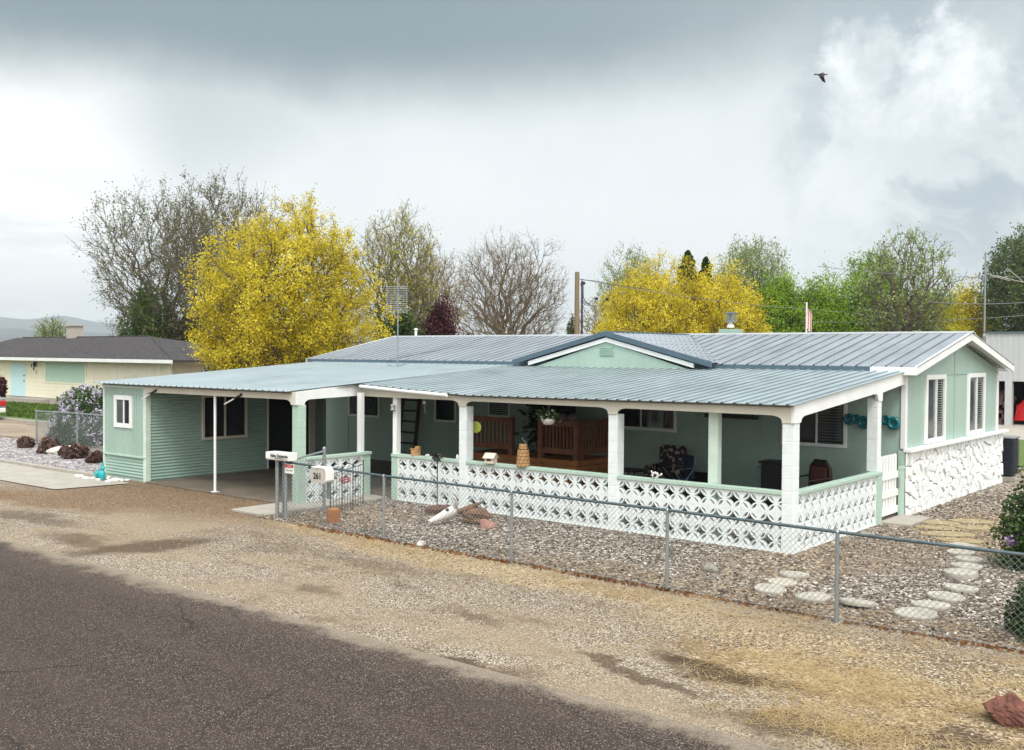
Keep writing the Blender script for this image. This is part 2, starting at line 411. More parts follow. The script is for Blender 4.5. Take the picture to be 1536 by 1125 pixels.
sheet('side_lawn', [(-3.2, 17.2), (4, 15.5), (4, 25), (-4, 27)], .03, m_lawn)
sheet('side_driveway', [(-12, 27.3), (20, 25.3), (20, 60), (-18, 60)], .034, m_concrete)
kb = MB(); kb.box(-60, -17.0, -2.37, -2.24, 0, .10); struct(kb.build('kerb', m_concrete, bevel=.01))
kb = MB(); kb.box(-75, -36, 5.75, 5.95, 0, .09); o = struct(kb.build('street_kerb', m_concrete)); 
# slabs of the carport and the porch
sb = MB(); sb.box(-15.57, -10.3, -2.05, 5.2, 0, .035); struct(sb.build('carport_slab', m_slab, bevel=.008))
sb = MB(); sb.box(-10.3, -9.35, -3.3, -.05, 0, .06).box(-9.35, -9.3, -3.25, .0, 0, .05); struct(sb.build('path', m_concrete, bevel=.01))
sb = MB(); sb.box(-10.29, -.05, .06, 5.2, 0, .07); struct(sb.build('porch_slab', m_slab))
sb = MB(); sb.box(-.02, .55, 3.9, 5.1, 0, .05); struct(sb.build('threshold_slab', m_concrete, bevel=.01))
# far hills
def hills(name, dist, a0, a1, hmax, seed, n=120):
    q = random.Random(seed); ph = [q.uniform(0, 6.28) for _ in range(6)]; V = []; F = []
    for i in range(n + 1):
        a = a0 + (a1 - a0) * i / n
        h = hmax * (.72 + .13 * math.sin(a * 9 + ph[0]) + .09 * math.sin(a * 23 + ph[1]) + .05 * math.sin(a * 51 + ph[2]) + .03 * math.sin(a * 120 + ph[3]))
        for (dd, hh) in ((0, -3), (.12, .45), (.25, .8), (.38, 1.)):
            V.append((6.8 - math.sin(a) * dist * (1 + dd), -15.3 + math.cos(a) * dist * (1 + dd), h * hh if hh > 0 else -3))
    for i in range(n):
        for k in range(3): F.append((i * 4 + k, (i + 1) * 4 + k, (i + 1) * 4 + k + 1, i * 4 + k + 1))
    m = MB(); m.add(V, F); return struct(m.build(name, m_hill, smooth=True))
hills('hills', 3600, R(44), R(100), 212, 4)
hills('near_hills', 2300, R(58), R(100), 82, 11)

# ------------------------------------------------------------------ the house
house = empty('mobile_home', (-9, 8.6, 0), label='long pale green single storey house with blue grey metal roof and open porch', cat='house')
YW, YB, XR, XLW = 5.2, 12.05, 0.0, -17.7
mb = MB().box(XLW, XR, YW, YB, 0, 2.86)
mb.prism([(YW, 2.86), (YB, 2.86), ((YW + YB) / 2, 3.60)], 'x', XLW, XR)
wall = mb.build('wall', m_mint, house)
sm = MB()
for x in np.arange(XLW + 1.22, -0.2, 1.22): sm.box(x - .012, x + .012, YW - .008, YW, .1, 2.75)
sm.build('wall_batten', m_mint, house)
sm = MB().box(0, .012, 8.44, 8.475, 1.3, 3.5).box(0, .014, YW, 8.43, 2.775, 2.80).box(0, .014, 8.49, YB, 2.775, 2.80)
sm.build('gable_batten', m_mintmetal, house)
m_ = MB().box(-.06, .03, YW - .05, YW + .07, 1.34, 2.86); m_.build('corner_trim', m_white, house)
m_ = MB().box(-.06, .03, YB - .10, YB + .03, 1.34, 2.86); m_.build('corner_trim', m_white, house)
m_ = MB().box(-.10, .03, YW - .055, YW + .0, 0, 1.3); m_.build('corner_trim', m_mintblock, house)

def ribsheet(u0, u1, stations, pitch, h, fn, w0=.03, w1=.055, phase=0, thick=.012):
    """ribbed metal sheet; u = across the ribs, stations run down the slope; fn(u, s) -> point, lifted by the rib profile"""
    prof = [(u0, 0)]; u = u0 + phase + pitch / 2
    while u < u1 - w1:
        prof += [(u - w1 / 2 - .0, 0), (u - w0 / 2, h), (u + w0 / 2, h), (u + w1 / 2, 0)]
        for k in (1, 2):
            uu = u + pitch * k / 3
            if pitch > .25 and uu < u1 - .03: prof += [(uu - .012, 0), (uu, h * .16), (uu + .012, 0)]
        u += pitch
    prof.append((u1, 0)); V = []; F = []; n = len(prof); ns = len(stations)
    for s_ in stations:
        for (a, b) in prof: p = fn(a, s_); V.append((p[0], p[1], p[2] + b))
    for s_ in stations:
        for (a, b) in prof: p = fn(a, s_); V.append((p[0], p[1], p[2] + b - thick))
    N = n * ns
    for i in range(ns - 1):
        for k in range(n - 1):
            a = i * n + k; F.append((a, a + 1, a + n + 1, a + n)); F.append((N + a, N + a + n, N + a + n + 1, N + a + 1))
    for k in range(n - 1):
        F.append((k + 1, k, N + k, N + k + 1)); e = (ns - 1) * n + k; F.append((e, e + 1, N + e + 1, N + e))
    for i in range(ns - 1):
        a = i * n; F.append((a, a + n, N + a + n, N + a)); a = i * n + n - 1; F.append((a + n, a, N + a, N + a + n))
    return MB().add(V, F)
ZE, ZR, YE, YR, YE2 = 2.975, 3.71, 4.98, 8.68, 12.38
rf_ = ribsheet(-18.16, .31, [0, 1], .30, .022, lambda u, s: (u, YE + (YR - YE) * s, ZE + (ZR - ZE) * s), .022, .05)
rf_.v += []; b2 = ribsheet(-18.16, .31, [0, 1], .30, .022, lambda u, s: (u, YE2 + (YR - YE2) * s, ZE + (ZR - ZE) * s), .022, .05)
rf_.add(b2.v, b2.f)
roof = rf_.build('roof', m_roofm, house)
MB().prism([(YR - .16, ZR - .005), (YR, ZR + .035), (YR + .16, ZR - .005), (YR + .16, ZR - .03), (YR, ZR + .01), (YR - .16, ZR - .03)], 'x', -18.18, .33).build('ridge_cap', M('ridge_metal', (.55, .58, .60), .4, .5), roof)
# soffit / roof deck under the sheets
MB().prism([(YE + .02, ZE - .02), (YR, ZR - .02), (YE2 - .02, ZE - .02), (YE2 - .02, ZE - .09), (YR, ZR - .09), (YE + .02, ZE - .09)], 'x', -18.1, .255).build('soffit', m_white, house)
for (ya, yb) in ((YE - .02, YR), (YE2 + .02, YR)):
    MB().prism([(ya, ZE + .0), (yb, ZR + .02), (yb, ZR - .17), (ya, ZE - .17)], 'x', .262, .30).build('barge_board', m_white, house)
MB().prism([(YW, 2.845), (YR - .1, 3.55), (YR - .1, 3.47), (YW + .02, 2.78)], 'x', .015, .05).build('frieze_board', m_mintmetal, house)
for xg in (.10, .17, .23):
    MB().prism([(8.95, 3.42 - .005), (11.95, 2.825), (11.95, 2.815), (8.95, 3.41)], 'x', xg, xg + .02).build('soffit_vent', m_dark, house)
MB().box(-.62, .262, YE - .02, YE + .018, ZE - .17, ZE - .01).build('eave_fascia', m_white, house)
MB().box(-18.1, -.625, YE - .005, YE + .018, ZE - .1, ZE - .01).build('eave_fascia', m_slate, house)
MB().prism([(YE, ZE), (YR, ZR + .02), (YR, ZR - .14), (YE, ZE - .14)], 'x', -18.19, -18.165).build('barge_board', m_white, house)

# cross gable over the porch
GX, GW, GZ = -6.83, 2.80, 3.70
slope = (GZ - 3.0) / GW
dg = MB()
def yv(z): return YE + (YR - YE) * (z - ZE) / (ZR - ZE)
for sgn in (-1, 1):
    A = (GX, 4.72, GZ); B = (GX + sgn * GW, 4.72, 3.0); Cc = (GX + sgn * (GW - .02), 5.1, 3.0); D = (GX, YR, GZ)
    dg.add([A, B, Cc, D, tuple(np.array(A) - (0, 0, .02)), tuple(np.array(B) - (0, 0, .02))], [(0, 1, 2, 3) if sgn < 0 else (3, 2, 1, 0), (0, 4, 5, 1)])
    y = 4.95
    while y < YR - .2:
        z1 = ZE + (ZR - ZE) * (y - YE) / (YR - YE); x1 = (GZ - z1) / slope
        dg.tube([(GX + sgn * .05, y, GZ - .012), (GX + sgn * x1, y, z1 + .012)], .013, 4); y += .23
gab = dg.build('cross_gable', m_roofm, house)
for sgn in (-1, 1):
    MB().tube([(GX + sgn * GW, 5.02, 3.0), (GX, YR, GZ + .01)], .016, 5).build('valley_flashing', m_slate, gab)
MB().box(GX - .07, GX + .07, 4.7, YR, GZ - .01, GZ + .025).build('ridge_cap', m_slate, gab)
def chev(w, z0, th): return [(GX - w, z0), (GX, z0 + slope * w), (GX + w, z0), (GX + w, z0 - th), (GX, z0 + slope * w - th), (GX - w, z0 - th)]
MB().prism(chev(GW + .02, 3.02, .12), 'y', 4.66, 4.715).build('barge_board', m_slate, gab)
MB().prism(chev(GW - .45, 2.985, .10), 'y', 4.715, 4.76).build('barge_trim', m_white, gab)
MB().prism([(GX - 2.35, 2.8), (GX + 2.35, 2.8), (GX, 2.98 + slope * 1.98)], 'y', 4.77, 5.0).build('gable_wall', m_mint, gab)
v_ = MB().box(GX - .20, GX + .20, 4.755, 4.765, 3.13, 3.36)
for k in range(5): v_.box(GX - .18, GX + .18, 4.74, 4.756, 3.15 + k * .042, 3.175 + k * .042)
v_.build('gable_vent', M('vent_paint', (.30, .44, .36), .6), gab)

# porch and carport roof
SAG = [(-10.05, 2.49), (-8.8, 2.435), (-6.9, 2.345), (-4.85, 2.36), (-3.1, 2.375), (-1., 2.395), (.1, 2.40)]
def eave_z(x):
    for (a, za), (b, zb) in zip(SAG, SAG[1:]):
        if x <= b:
            k = max(0, min(1, (x - a) / (b - a))); return za + (zb - za) * k
    return SAG[-1][1]
def zc(y): return 2.375 + (2.885 - 2.375) * (y + 2.2) / 7.3
def roofz(x, y):
    z = zc(y)
    if x > -10.2:
        k = (5.1 - y) / 5.25; e = eave_z(x)
        z = 2.885 + (e - 2.885) * k
    return z
YP = 5.1
p1 = ribsheet(-10.0, .06, list(np.linspace(0, 1, 6)), .2286, .02, lambda u, s: (u, -.17 + (YP + .17) * s, roofz(u, -.17 + (YP + .17) * s)), .03, .06)
p2 = ribsheet(-17.75, -10.0, list(np.linspace(0, 1, 7)), .2286, .02, lambda u, s: (u, -2.2 + (YP + 2.2) * s, zc(-2.2 + (YP + 2.2) * s)), .03, .06)
p1.add(p2.v, p2.f)
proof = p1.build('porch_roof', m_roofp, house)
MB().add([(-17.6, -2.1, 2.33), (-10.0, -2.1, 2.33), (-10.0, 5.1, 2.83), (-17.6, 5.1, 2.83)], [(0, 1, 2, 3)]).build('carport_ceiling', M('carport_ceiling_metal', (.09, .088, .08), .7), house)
cl = MB()
for x0 in np.arange(-10, 0, 1.0):
    x1 = min(x0 + 1, -.02); cl.add([(x0, -.1, roofz(x0, -.1) - .045), (x1, -.1, roofz(x1, -.1) - .045), (x1, 5.1, 2.82), (x0, 5.1, 2.82)], [(0, 1, 2, 3)])
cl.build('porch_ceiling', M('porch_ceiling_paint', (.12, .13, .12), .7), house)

def arcpts(cx, cz, r, a0, a1, n=7, rz=None):
    return [(cx + r * math.cos(R(a0 + (a1 - a0) * k / n)), cz + (rz or r) * math.sin(R(a0 + (a1 - a0) * k / n))) for k in range(n + 1)]
# front beam: polygon with rounded openings, y = -.03..0
ZB, ZCAP, RR = 2.213, 2.10, .20
def front_fascia(xa, xb, rl, rr, topf, y0, y1, mat, zb=ZB, zcap=ZCAP, r=RR):
    P = [(xa, topf(xa))]
    P.append((xa, zcap if rl else zb))
    if rl: P += [(xa + rl, zcap)] + arcpts(xa + rl + r, zb - .09, r, 180, 90, rz=.09)
    if rr: P += arcpts(xb - rr - r, zb - .09, r, 90, 0, rz=.09) + [(xb - rr, zcap), (xb, zcap)]
    else: P.append((xb, zb))
    n = 10
    for k in range(n + 1):
        x = xb + (xa - xb) * k / n
        if k < n: P.append((x, topf(x)))
    return MB().prism(P, 'y', y0, y1).build('beam', mat, house)
tf = lambda x: roofz(x, -.03) - .012
front_fascia(-10.13, -7.1, 0, .1, tf, -.035, .0, m_beige)
front_fascia(-7.1, -3.446, .1, .1, tf, -.035, .0, m_beige)
front_fascia(-3.446, -.042, .1, .158, tf, -.035, .0, m_beige)
MB().box(-10.1, -.02, .0, .16, 2.215, 2.32).build('beam', m_white, house)
# carport beam
P = [(-15.59, 2.36), (-15.59, 2.10), (-15.50, 2.10)] + arcpts(-15.38, 2.11, .12, 180, 90, 5, rz=.08) + [(-10.30, 2.195)] + arcpts(-10.25, 2.105, .2, 90, 0, 6, rz=.09) + [(-10.05, 2.09), (-9.85, 2.09), (-9.85, 2.36)]
MB().prism(P, 'y', -2.04, -1.99).build('beam', m_beige, house)
# return beam, carport corner to porch (slightly skewed) - white
P = [(0, 2.365), (0, 2.09), (.22, 2.09)] + arcpts(.42, 2.10, .2, 180, 100, 6, rz=.10) + [(1.9, 2.225), (1.98, 2.225), (1.98, 2.485)]
rb_ = MB(); n = len(P); V = []
for off in (0, -.05):
    for (s_, z) in P: k = s_ / 1.98; V.append((-9.835 - .29 * k + off, -2.045 + 2.0 * k, z))
F = [(i, (i + 1) % n, (i + 1) % n + n, i + n) for i in range(n)]
tr = tessellate_polygon([[Vector((*p, 0)) for p in P]]); F += [tuple(q) for q in tr] + [tuple(i + n for i in reversed(q)) for q in tr]
rb_.add(V, F).build('beam', m_white, house)
# side beam
P = [(-.045, 2.385), (-.045, ZCAP), (.2, ZCAP)] + arcpts(.42, 2.11, .2, 180, 97, 6, rz=.10)
P += [(3.52, 2.475)] + arcpts(3.56, 2.36, .11, 95, 10, 5) + [(3.70, 2.33), (3.90, 2.33), (3.92, 2.49), (4.95, 2.605), (5.14, 2.62), (5.14, 2.90), (4.9, 2.855)]
MB().prism(P, 'x', -.04, .015).build('beam', m_white, house)
MB().tube([(-9.98, -.20, 2.435), (-8.6, -.215, 2.37), (-7.35, -.225, 2.32)], .035, 8).build('gutter', m_white, house)
g_ = MB()
for k in range(9): g_.box(-9.9 + k * .3, -9.88 + k * .3, -.22, -.17, 2.33, 2.45)

def blockcol(x0, x1, y0, y1, z0, z1, mat, name='porch_column'):
    m = MB(); m.box(x0 + .004, x1 - .004, y0 + .004, y1 - .004, z0, z1); z = z0
    while z < z1 - .02:
        m.box(x0, x1, y0, y1, z + .004, min(z + .2, z1) - .004); z += .2
    return m.build(name, mat, house, bevel=.004)
blockcol(-.2, 0, -.015, .2, 0, 2.10, m_block)
blockcol(-3.546, -3.346, -.015, .2, 0, 2.10, m_block)
blockcol(-7.2, -7.0, -.015, .2, 0, 2.10, m_block)
blockcol(-.2, 0, 3.70, 3.90, 1.0, 2.4, m_block)
blockcol(-.19, .02, 3.72, 3.94, 0, .935, m_mintblock)
blockcol(-10.05, -9.85, -2.0, -1.8, 0, 2.09, m_mintblock, 'carport_column')
blockcol(-9.18, -9.0, -.01, .15, 0, .935, m_mintblock, 'wall_post')
blockcol(-10.0, -9.85, -.22, .0, 0, .935, m_mintblock, 'wall_post')
MB().box(-9.17, -9.05, .02, .14, 1.0, 2.22).build('porch_post', m_white, house)
MB().box(-9.99, -9.87, -.27, -.17, 1.0, 2.3).build('porch_post', m_white, house)
MB().box(-1.62, -1.44, .17, .30, .07, 2.25).build('porch_post', M('pale_mint_post', (.55, .66, .58), .6), house)
cp = MB().tube([(-12.79, -1.98, .03), (-12.79, -1.98, 2.2)], .03, 10).box(-12.86, -12.72, -2.05, -1.91, .03, .045)
cp.build('carport_post', m_white, house, smooth=False)

# breeze blocks
def hole_polys():
    H = []; a = .1525; pts = []
    for k in range(40):
        th = 2 * math.pi * k / 40; best = .118
        for cx in (-a, a):
            for cy in (-a, a):
                dx, dy = math.cos(th), math.sin(th); bb = dx * cx + dy * cy; cc = cx * cx + cy * cy - .1535 ** 2
                D = bb * bb - cc
                if D > 0 and bb > 0: best = min(best, max(.02, bb - math.sqrt(D)))
        pts.append((best * math.cos(th), best * math.sin(th)))
    H.append(pts)
    r1, r2 = .128, .130; d = math.hypot(a, a); x = (d * d + r1 * r1 - r2 * r2) / (2 * d); h = math.sqrt(r1 * r1 - x * x)
    f1 = math.atan2(h, x); f2 = math.atan2(h, d - x)
    for q in range(4):
        A = math.pi / 4 + q * math.pi / 2; c = (d * math.cos(A), d * math.sin(A)); P = []
        for k in range(9): t_ = A - f1 + 2 * f1 * k / 8; P.append((r1 * math.cos(t_), r1 * math.sin(t_)))
        for k in range(1, 8): t_ = A + math.pi - f2 + 2 * f2 * k / 8; P.append((c[0] + r2 * math.cos(t_), c[1] + r2 * math.sin(t_)))
        H.append(P)
    return H
HP = hole_polys()
sq = []
for (ax, ay, bx, by) in ((-.1525, -.1525, .1525, -.1525), (.1525, -.1525, .1525, .1525), (.1525, .1525, -.1525, .1525), (-.1525, .1525, -.1525, -.1525)):
    sq.append((ax, ay))
inset = .1505
sq = [(-inset, -inset), (inset, -inset), (inset, inset), (-inset, inset)]
loops = [sq] + HP
flat = [p for l in loops for p in l]
TR = tessellate_polygon([[Vector((*p, 0)) for p in l] for l in loops])
def ori(q):
    a, b, c = (Vector(flat[i]) for i in q); return tuple(q) if (b - a).cross(c - a) > 0 else tuple(reversed(q))
TR = [ori(q) for q in TR]; NF = len(flat)
BF = [tuple(q) for q in TR] + [tuple(i + NF for i in reversed(q)) for q in TR]
i0 = 0
for li, l in enumerate(loops):
    for k in range(len(l)):
        a = i0 + k; b = i0 + (k + 1) % len(l)
        BF.append((b, a, a + NF, b + NF))
    i0 += len(l)
def breeze(face, base, u0, n, rows=3, du=.305, z0=.022, dep=.09, out=0):
    m = MB()
    for r_ in range(rows):
        for k in range(n):
            cu = u0 + du * (k + .5); cz = z0 + .305 * (r_ + .5); V = []
            for d in (out, out - dep):
                for (x, y) in flat:
                    u = cu + x * du / .305
                    V.append((u, base - d, cz + y) if face == 'y' else (base + d, u, cz + y))
            m.add(V, BF)
        # mortar core between blocks
    for r_ in range(rows + 1):
        z = z0 + .305 * r_
        m.obox(face, base, u0, u0 + n * du, max(.0, z - .004), z + .004, out - .004, out - dep + .004)
    for k in range(n + 1):
        u = u0 + k * du; m.obox(face, base, u - .003, u + .003, 0, z0 + .305 * rows, out - .0045, out - dep + .0045)
    m.obox(face, base, u0, u0 + n * du, 0, z0 - .004, out + .01, out - dep)
    w = m.build('breeze_block_wall', m_block, house)
    return w
def cap(w, face, base, u0, u1, d0=.03, d1=-.13): MB().obox(face, base, u0, u1, .937, 1.0, d0, d1).build('wall_cap', m_mintblock, w, bevel=.006)
w = breeze('y', 0, -3.35, 11); cap(w, 'y', 0, -3.346, -.2)
w = breeze('y', 0, -7.0, 12, du=.3); cap(w, 'y', 0, -7.0, -3.546)
w = breeze('y', 0, -9.0, 6, du=.31); cap(w, 'y', 0, -9.18, -7.2)
w = breeze('x', 0, .1, 12, du=.302, out=-.014); cap(w, 'x', 0, .2, 3.94)
w = breeze('x', -9.85, -1.81, 5, du=.318, out=-.014); cap(w, 'x', -9.85, -1.8, .02)
# filled block of the third post
MB().box(-1.6, -1.42, .02, .08, .70, .88).build('block_infill', m_mintmetal, house)

# picket gate between porch and house
gt = MB()
for k in range(6):
    y = 3.98 + k * .157; gt.prism([(y, .10), (y + .115, .10), (y + .115, 1.24), (y + .0575, 1.27), (y, 1.24)], 'x', -.06, -.035)
for z in (.12, .45, .80): gt.box(-.034, -.012, 3.97, 4.91, z + .0, z + .13)
gate = gt.build('picket_gate', m_white, house)
MB().box(-.012, .01, 4.87, 4.92, .60, .78).build('hinge', m_galv, gate)
MB().box(-.02, .04, 4.93, 5.13, .0, .95).box(-.03, .05, 4.92, 5.14, .95, 1.0).build('gate_post', m_mintblock, house)

# stone wainscot: irregular voronoi stones
def stonewall(u0, u1, z0, z1, n, seed):
    q = random.Random(seed); pts = []
    while len(pts) < n:
        p = (q.uniform(u0, u1), q.uniform(z0, z1))
        if all(math.hypot((p[0] - a[0]), (p[1] - a[1])) > .15 for a in pts) or q.random() < .004: pts.append(p)
    m = MB()
    for i, p in enumerate(pts):
        poly = [(u0, z0), (u1, z0), (u1, z1), (u0, z1)]
        near = sorted((math.hypot(p[0] - a[0], p[1] - a[1]), a) for j, a in enumerate(pts) if j != i)[:14]
        for _, a in near:
            mx, mz = (p[0] + a[0]) / 2, (p[1] + a[1]) / 2; nx, nz = a[0] - p[0], a[1] - p[1]; L = math.hypot(nx, nz); nx /= L; nz /= L
            g = q.uniform(.006, .019); out = []
            for k in range(len(poly)):
                A = poly[k]; B = poly[(k + 1) % len(poly)]
                da = (A[0] - mx) * nx + (A[1] - mz) * nz + g; db = (B[0] - mx) * nx + (B[1] - mz) * nz + g
                if da <= 0: out.append(A)
                if da * db < 0: t_ = da / (da - db); out.append((A[0] + (B[0] - A[0]) * t_, A[1] + (B[1] - A[1]) * t_))
            poly = out
            if len(poly) < 3: break
        if len(poly) < 3: continue
        d = q.uniform(.065, .10); tx, tz = q.uniform(-.09, .09), q.uniform(-.09, .09)
        cx = sum(a[0] for a in poly) / len(poly); cz = sum(a[1] for a in poly) / len(poly); k = len(poly)
        V = [(.02, a[0], a[1]) for a in poly] + [(d - .016 + tx * (a[0] - cx) + tz * (a[1] - cz), a[0], a[1]) for a in poly]
        V += [(d + tx * (a[0] - cx) + tz * (a[1] - cz), cx + (a[0] - cx) * .86, cz + (a[1] - cz) * .86) for a in poly]
        F = []
        for e in range(k):
            F.append((e, (e + 1) % k, (e + 1) % k + k, e + k)); F.append((e + k, (e + 1) % k + k, (e + 1) % k + 2 * k, e + 2 * k))
        F.append(tuple(range(2 * k, 3 * k))); m.add(V, F)
    return m
sw = stonewall(5.15, 12.35, 0, 1.27, 190, 5).build('stone_wainscot', m_stonew, house)
MB().box(0.001, .045, 5.15, 12.35, 0, 1.27).build('stone_joint', m_mortar, sw)
MB().box(0, .175, 5.13, 12.55, 1.27, 1.335).build('wall_ledge', m_white, house, bevel=.008)

# windows
def window(face, base, u0, u1, z0, z1, fw=.06, mull=.5, gl=None, slats=None, bm=None, fmat=None, out=.03, sill=True, pnt=None):
    fm = fmat or m_white; w = MB()
    w.obox(face, base, u0, u1, z1 - fw, z1, 0, out).obox(face, base, u0, u1, z0, z0 + fw, 0, out)
    w.obox(face, base, u0, u0 + fw, z0 + fw, z1 - fw, 0, out).obox(face, base, u1 - fw, u1, z0 + fw, z1 - fw, 0, out)
    fr = w.build('window', fm, house, bevel=.003)
    MB().obox(face, base, u0 + fw, u1 - fw, z0 + fw, z1 - fw, .001, .008).build('pane', gl or m_glass, fr)
    if mull:
        mid = u0 + (u1 - u0) * mull; MB().obox(face, base, mid - .02, mid + .02, z0 + fw, z1 - fw, .009, out - .004).build('mullion', fm, fr)
    if slats:
        a, b, st = slats; s_ = MB(); z = z0 + fw + .01; L = (u1 - u0)
        while z < z1 - fw - .015:
            s_.obox(face, base, u0 + L * a, u0 + L * b, z, z + st * .35, .009, .012); z += st
        s_.build('blind', bm or m_blind, fr)
    if pnt: MB().obox(face, base, u0 + (u1 - u0) * pnt[0], u0 + (u1 - u0) * pnt[1], z0 + fw, z1 - fw, .009, .011).build('sash', m_glassg, fr)
    return fr
W1 = window('x', 0, 6.40, 7.72, 1.35, 2.79, .10, .52, m_glass, (.55, .92, .05), out=.05, pnt=(.08, .5))
W2 = window('x', 0, 9.42, 10.82, 1.35, 2.79, .10, .50, m_glass, (.53, .92, .05), out=.05, pnt=(.08, .48))
window('y', YW, -2.6, -1.16, 1.27, 2.25, .07, .55, m_glass, (.58, .93, .06), bm=M('dim_blind', (.075, .085, .08), .6))
window('y', YW, -6.95, -5.16, 1.38, 2.3, .08, .46, m_glass)
window('y', YW, -10.9, -10.15, 1.5, 2.3, .05, 0, m_glass, (.08, .92, .05))
window('y', YW, -12.88, -12.05, 1.27, 2.2, .06, 0, m_glass)
window('y', YW, -16.45, -15.1, 1.27, 2.2, .06, .5, m_glass)
# door behind the rails and pet door
MB().box(-8.95, -8.05, YW - .03, YW, .70, 2.5).build('door', M('dark_red_door', (.05, .02, .018), .5), house)
pd = MB().box(-4.86, -4.28, YW - .03, YW, .12, .58).build('pet_door', m_mintmetal, house)
MB().box(-4.81, -4.33, YW - .04, YW - .031, .17, .52).build('flap', m_dark, pd)

# storage room beside the carport
XS0, XS1, YS0, YS1 = -17.56, -15.59, -2.0, 3.62
MB().box(XS0 + .02, XS1 - .03, YS0 + .03, 1.56, 0, 2.36).box(XS0 + .02, XS0 + .1, 1.56, YS1, 0, 2.5).box(XS0 + .02, XS1 - .03, YS1 - .06, YS1, 0, 2.5).box(XS0 + .1, XS1 - .03, 1.56, YS1, 2.2, 2.4).build('storage_wall', m_mint, house)
# grooved front
fp = []; u = XS0 + .04; y0 = YS0
fm = MB().box(XS0 + .04, XS1 - .02, YS0 + .012, YS0 + .03, .60, 2.3)
while u < XS1 - .1: fm.box(u + .006, u + .094, YS0, YS0 + .012, .60, 2.3); u += .1
fm.build('front_panel', m_mint, house)
def corr(y0, z0, z1, x0, x1, face, amp=.018, pitch=.075):
    n = int((z1 - z0) / pitch * 6); m = MB(); V = []; F = []
    for i in range(n + 1):
        z = z0 + (z1 - z0) * i / n; d = amp * (abs(((z - z0) / pitch) % 1 - .5) * 2)
        d = amp * (.5 - .5 * math.cos(2 * math.pi * ((z - z0) / pitch)))
        if face == 'x': V += [(y0 + d, x0, z), (y0 + d, x1, z)]
        else: V += [(x0, y0 - d, z), (x1, y0 - d, z)]
    for i in range(n): F.append((2 * i, 2 * i + 1, 2 * i + 3, 2 * i + 2))
    return m.add(V, F)
corr(XS1 - .028, .03, 2.32, -1.88, 1.56, 'x').build('corrugated_siding', m_mintmetal, house)
corr(YS0 + .028, .06, .55, XS0 + .03, XS1 - .03, 'y').build('skirting', m_mintmetal, house)
MB().box(XS0, XS1 - .03, YS0 - .03, YS0, .57, .62).build('skirting_trim', m_mintblock, house, bevel=.005)
MB().box(XS1 - .115, XS1 + .0, YS0 - .01, YS0 + .12, 0, 2.36).build('corner_trim', M('pale_mint_trim', (.60, .71, .64), .5), house)
MB().box(XS0 - .02, XS0 + .05, YS0 - .012, YS0 + .06, .0, 2.36).box(XS0 + .05, XS1 - .115, YS0 - .012, YS0 + .03, 2.27, 2.36).build('corner_trim', M('pale_mint_trim2', (.60, .71, .64), .5), house)
window('y', YS0, -17.03, -16.2, 1.28, 2.08, .11, .55, m_glass, out=.035, pnt=(.14, .5))
window('x', XS1, -.47, .9, .93, 2.08, .07, .5, m_glass, fmat=m_beige, out=.05)
MB().box(XS1 - .04, XS1 - .01, 1.56, 1.62, .03, 2.3).build('door_jamb', m_white, house)
MB().box(XS1 - .08, XS1 - .0, 3.03, 3.2, .03, 2.3).build('door_jamb', m_beige, house)
MB().box(XS1 - .5, XS1 - .46, 1.56, YS1 - .06, .03, 2.3).build('doorway_dark_sheet', m_dark, house)  # near-black sheet in the opening, standing in for the unlit interior
# carport strip lamps
for x, y in ((-15.1, -2.06), (-11.75, -2.06)):
    l_ = MB().tube([(x, y, 2.235), (x - .55, y - .02, 2.02)], [.018, .014], 6).build('flag_holder', m_white, house)
    MB().tube([(x + .02, y, 2.24), (x - .2, y - .01, 2.16)], .022, 6).ball((x + .03, y, 2.25), .03).build('bracket', m_black, l_)
# raised entry deck with redwood rails
DX0, DX1, DY0, DZ = -10.35, -6.9, 3.7, .70
deck = MB().box(DX0, DX1, DY0, YW - .01, DZ - .05, DZ).build('entry_deck', m_deck, house)
sk = MB()
for k in range(6): sk.box(DX0, DX1 - .03, DY0 + .012, DY0 + .03, .08 + k * .1, .075 + k * .1 + .093).box(DX1 - .03, DX1 - .012, DY0 + .03, YW - .01, .08 + k * .1, .075 + k * .1 + .093)
sk.build('deck_skirt', m_deck, deck)
def railing(p0, p1, zb=.83, zt=1.61, n=8):
    p0 = Vector(p0); p1 = Vector(p1); d = (p1 - p0); L = d.length; d.normalize(); s_ = Vector((-d.y, d.x))
    m = MB()
    def seg(a, b, z0, z1, w):
        A = p0 + d * a; B = p0 + d * b
        q_ = [A - s_ * w, B - s_ * w, B + s_ * w, A + s_ * w]
        m.prism([(v.x, v.y) for v in q_], 'z', z0, z1)
    seg(-.05, .07, DZ, zt + .02, .06); seg(L - .07, L + .05, DZ, zt + .02, .06)
    seg(.07, L - .07, zt - .13, zt, .035); seg(.07, L - .07, zb, zb + .13, .03)
    for k in range(n): a = .12 + (L - .24) * (k + .5) / n; seg(a - .022, a + .022, zb + .13, zt - .13, .02)
    return m.build('railing', m_wood, deck)
railing((-8.03, DY0 + .08), (DX1 - .07, DY0 + .08), n=8); railing((DX1 - .07, DY0 + .2), (DX1 - .07, YW - .1), n=8)
railing((-10.3, DY0 + .08), (-8.92, DY0 + .08), n=9)
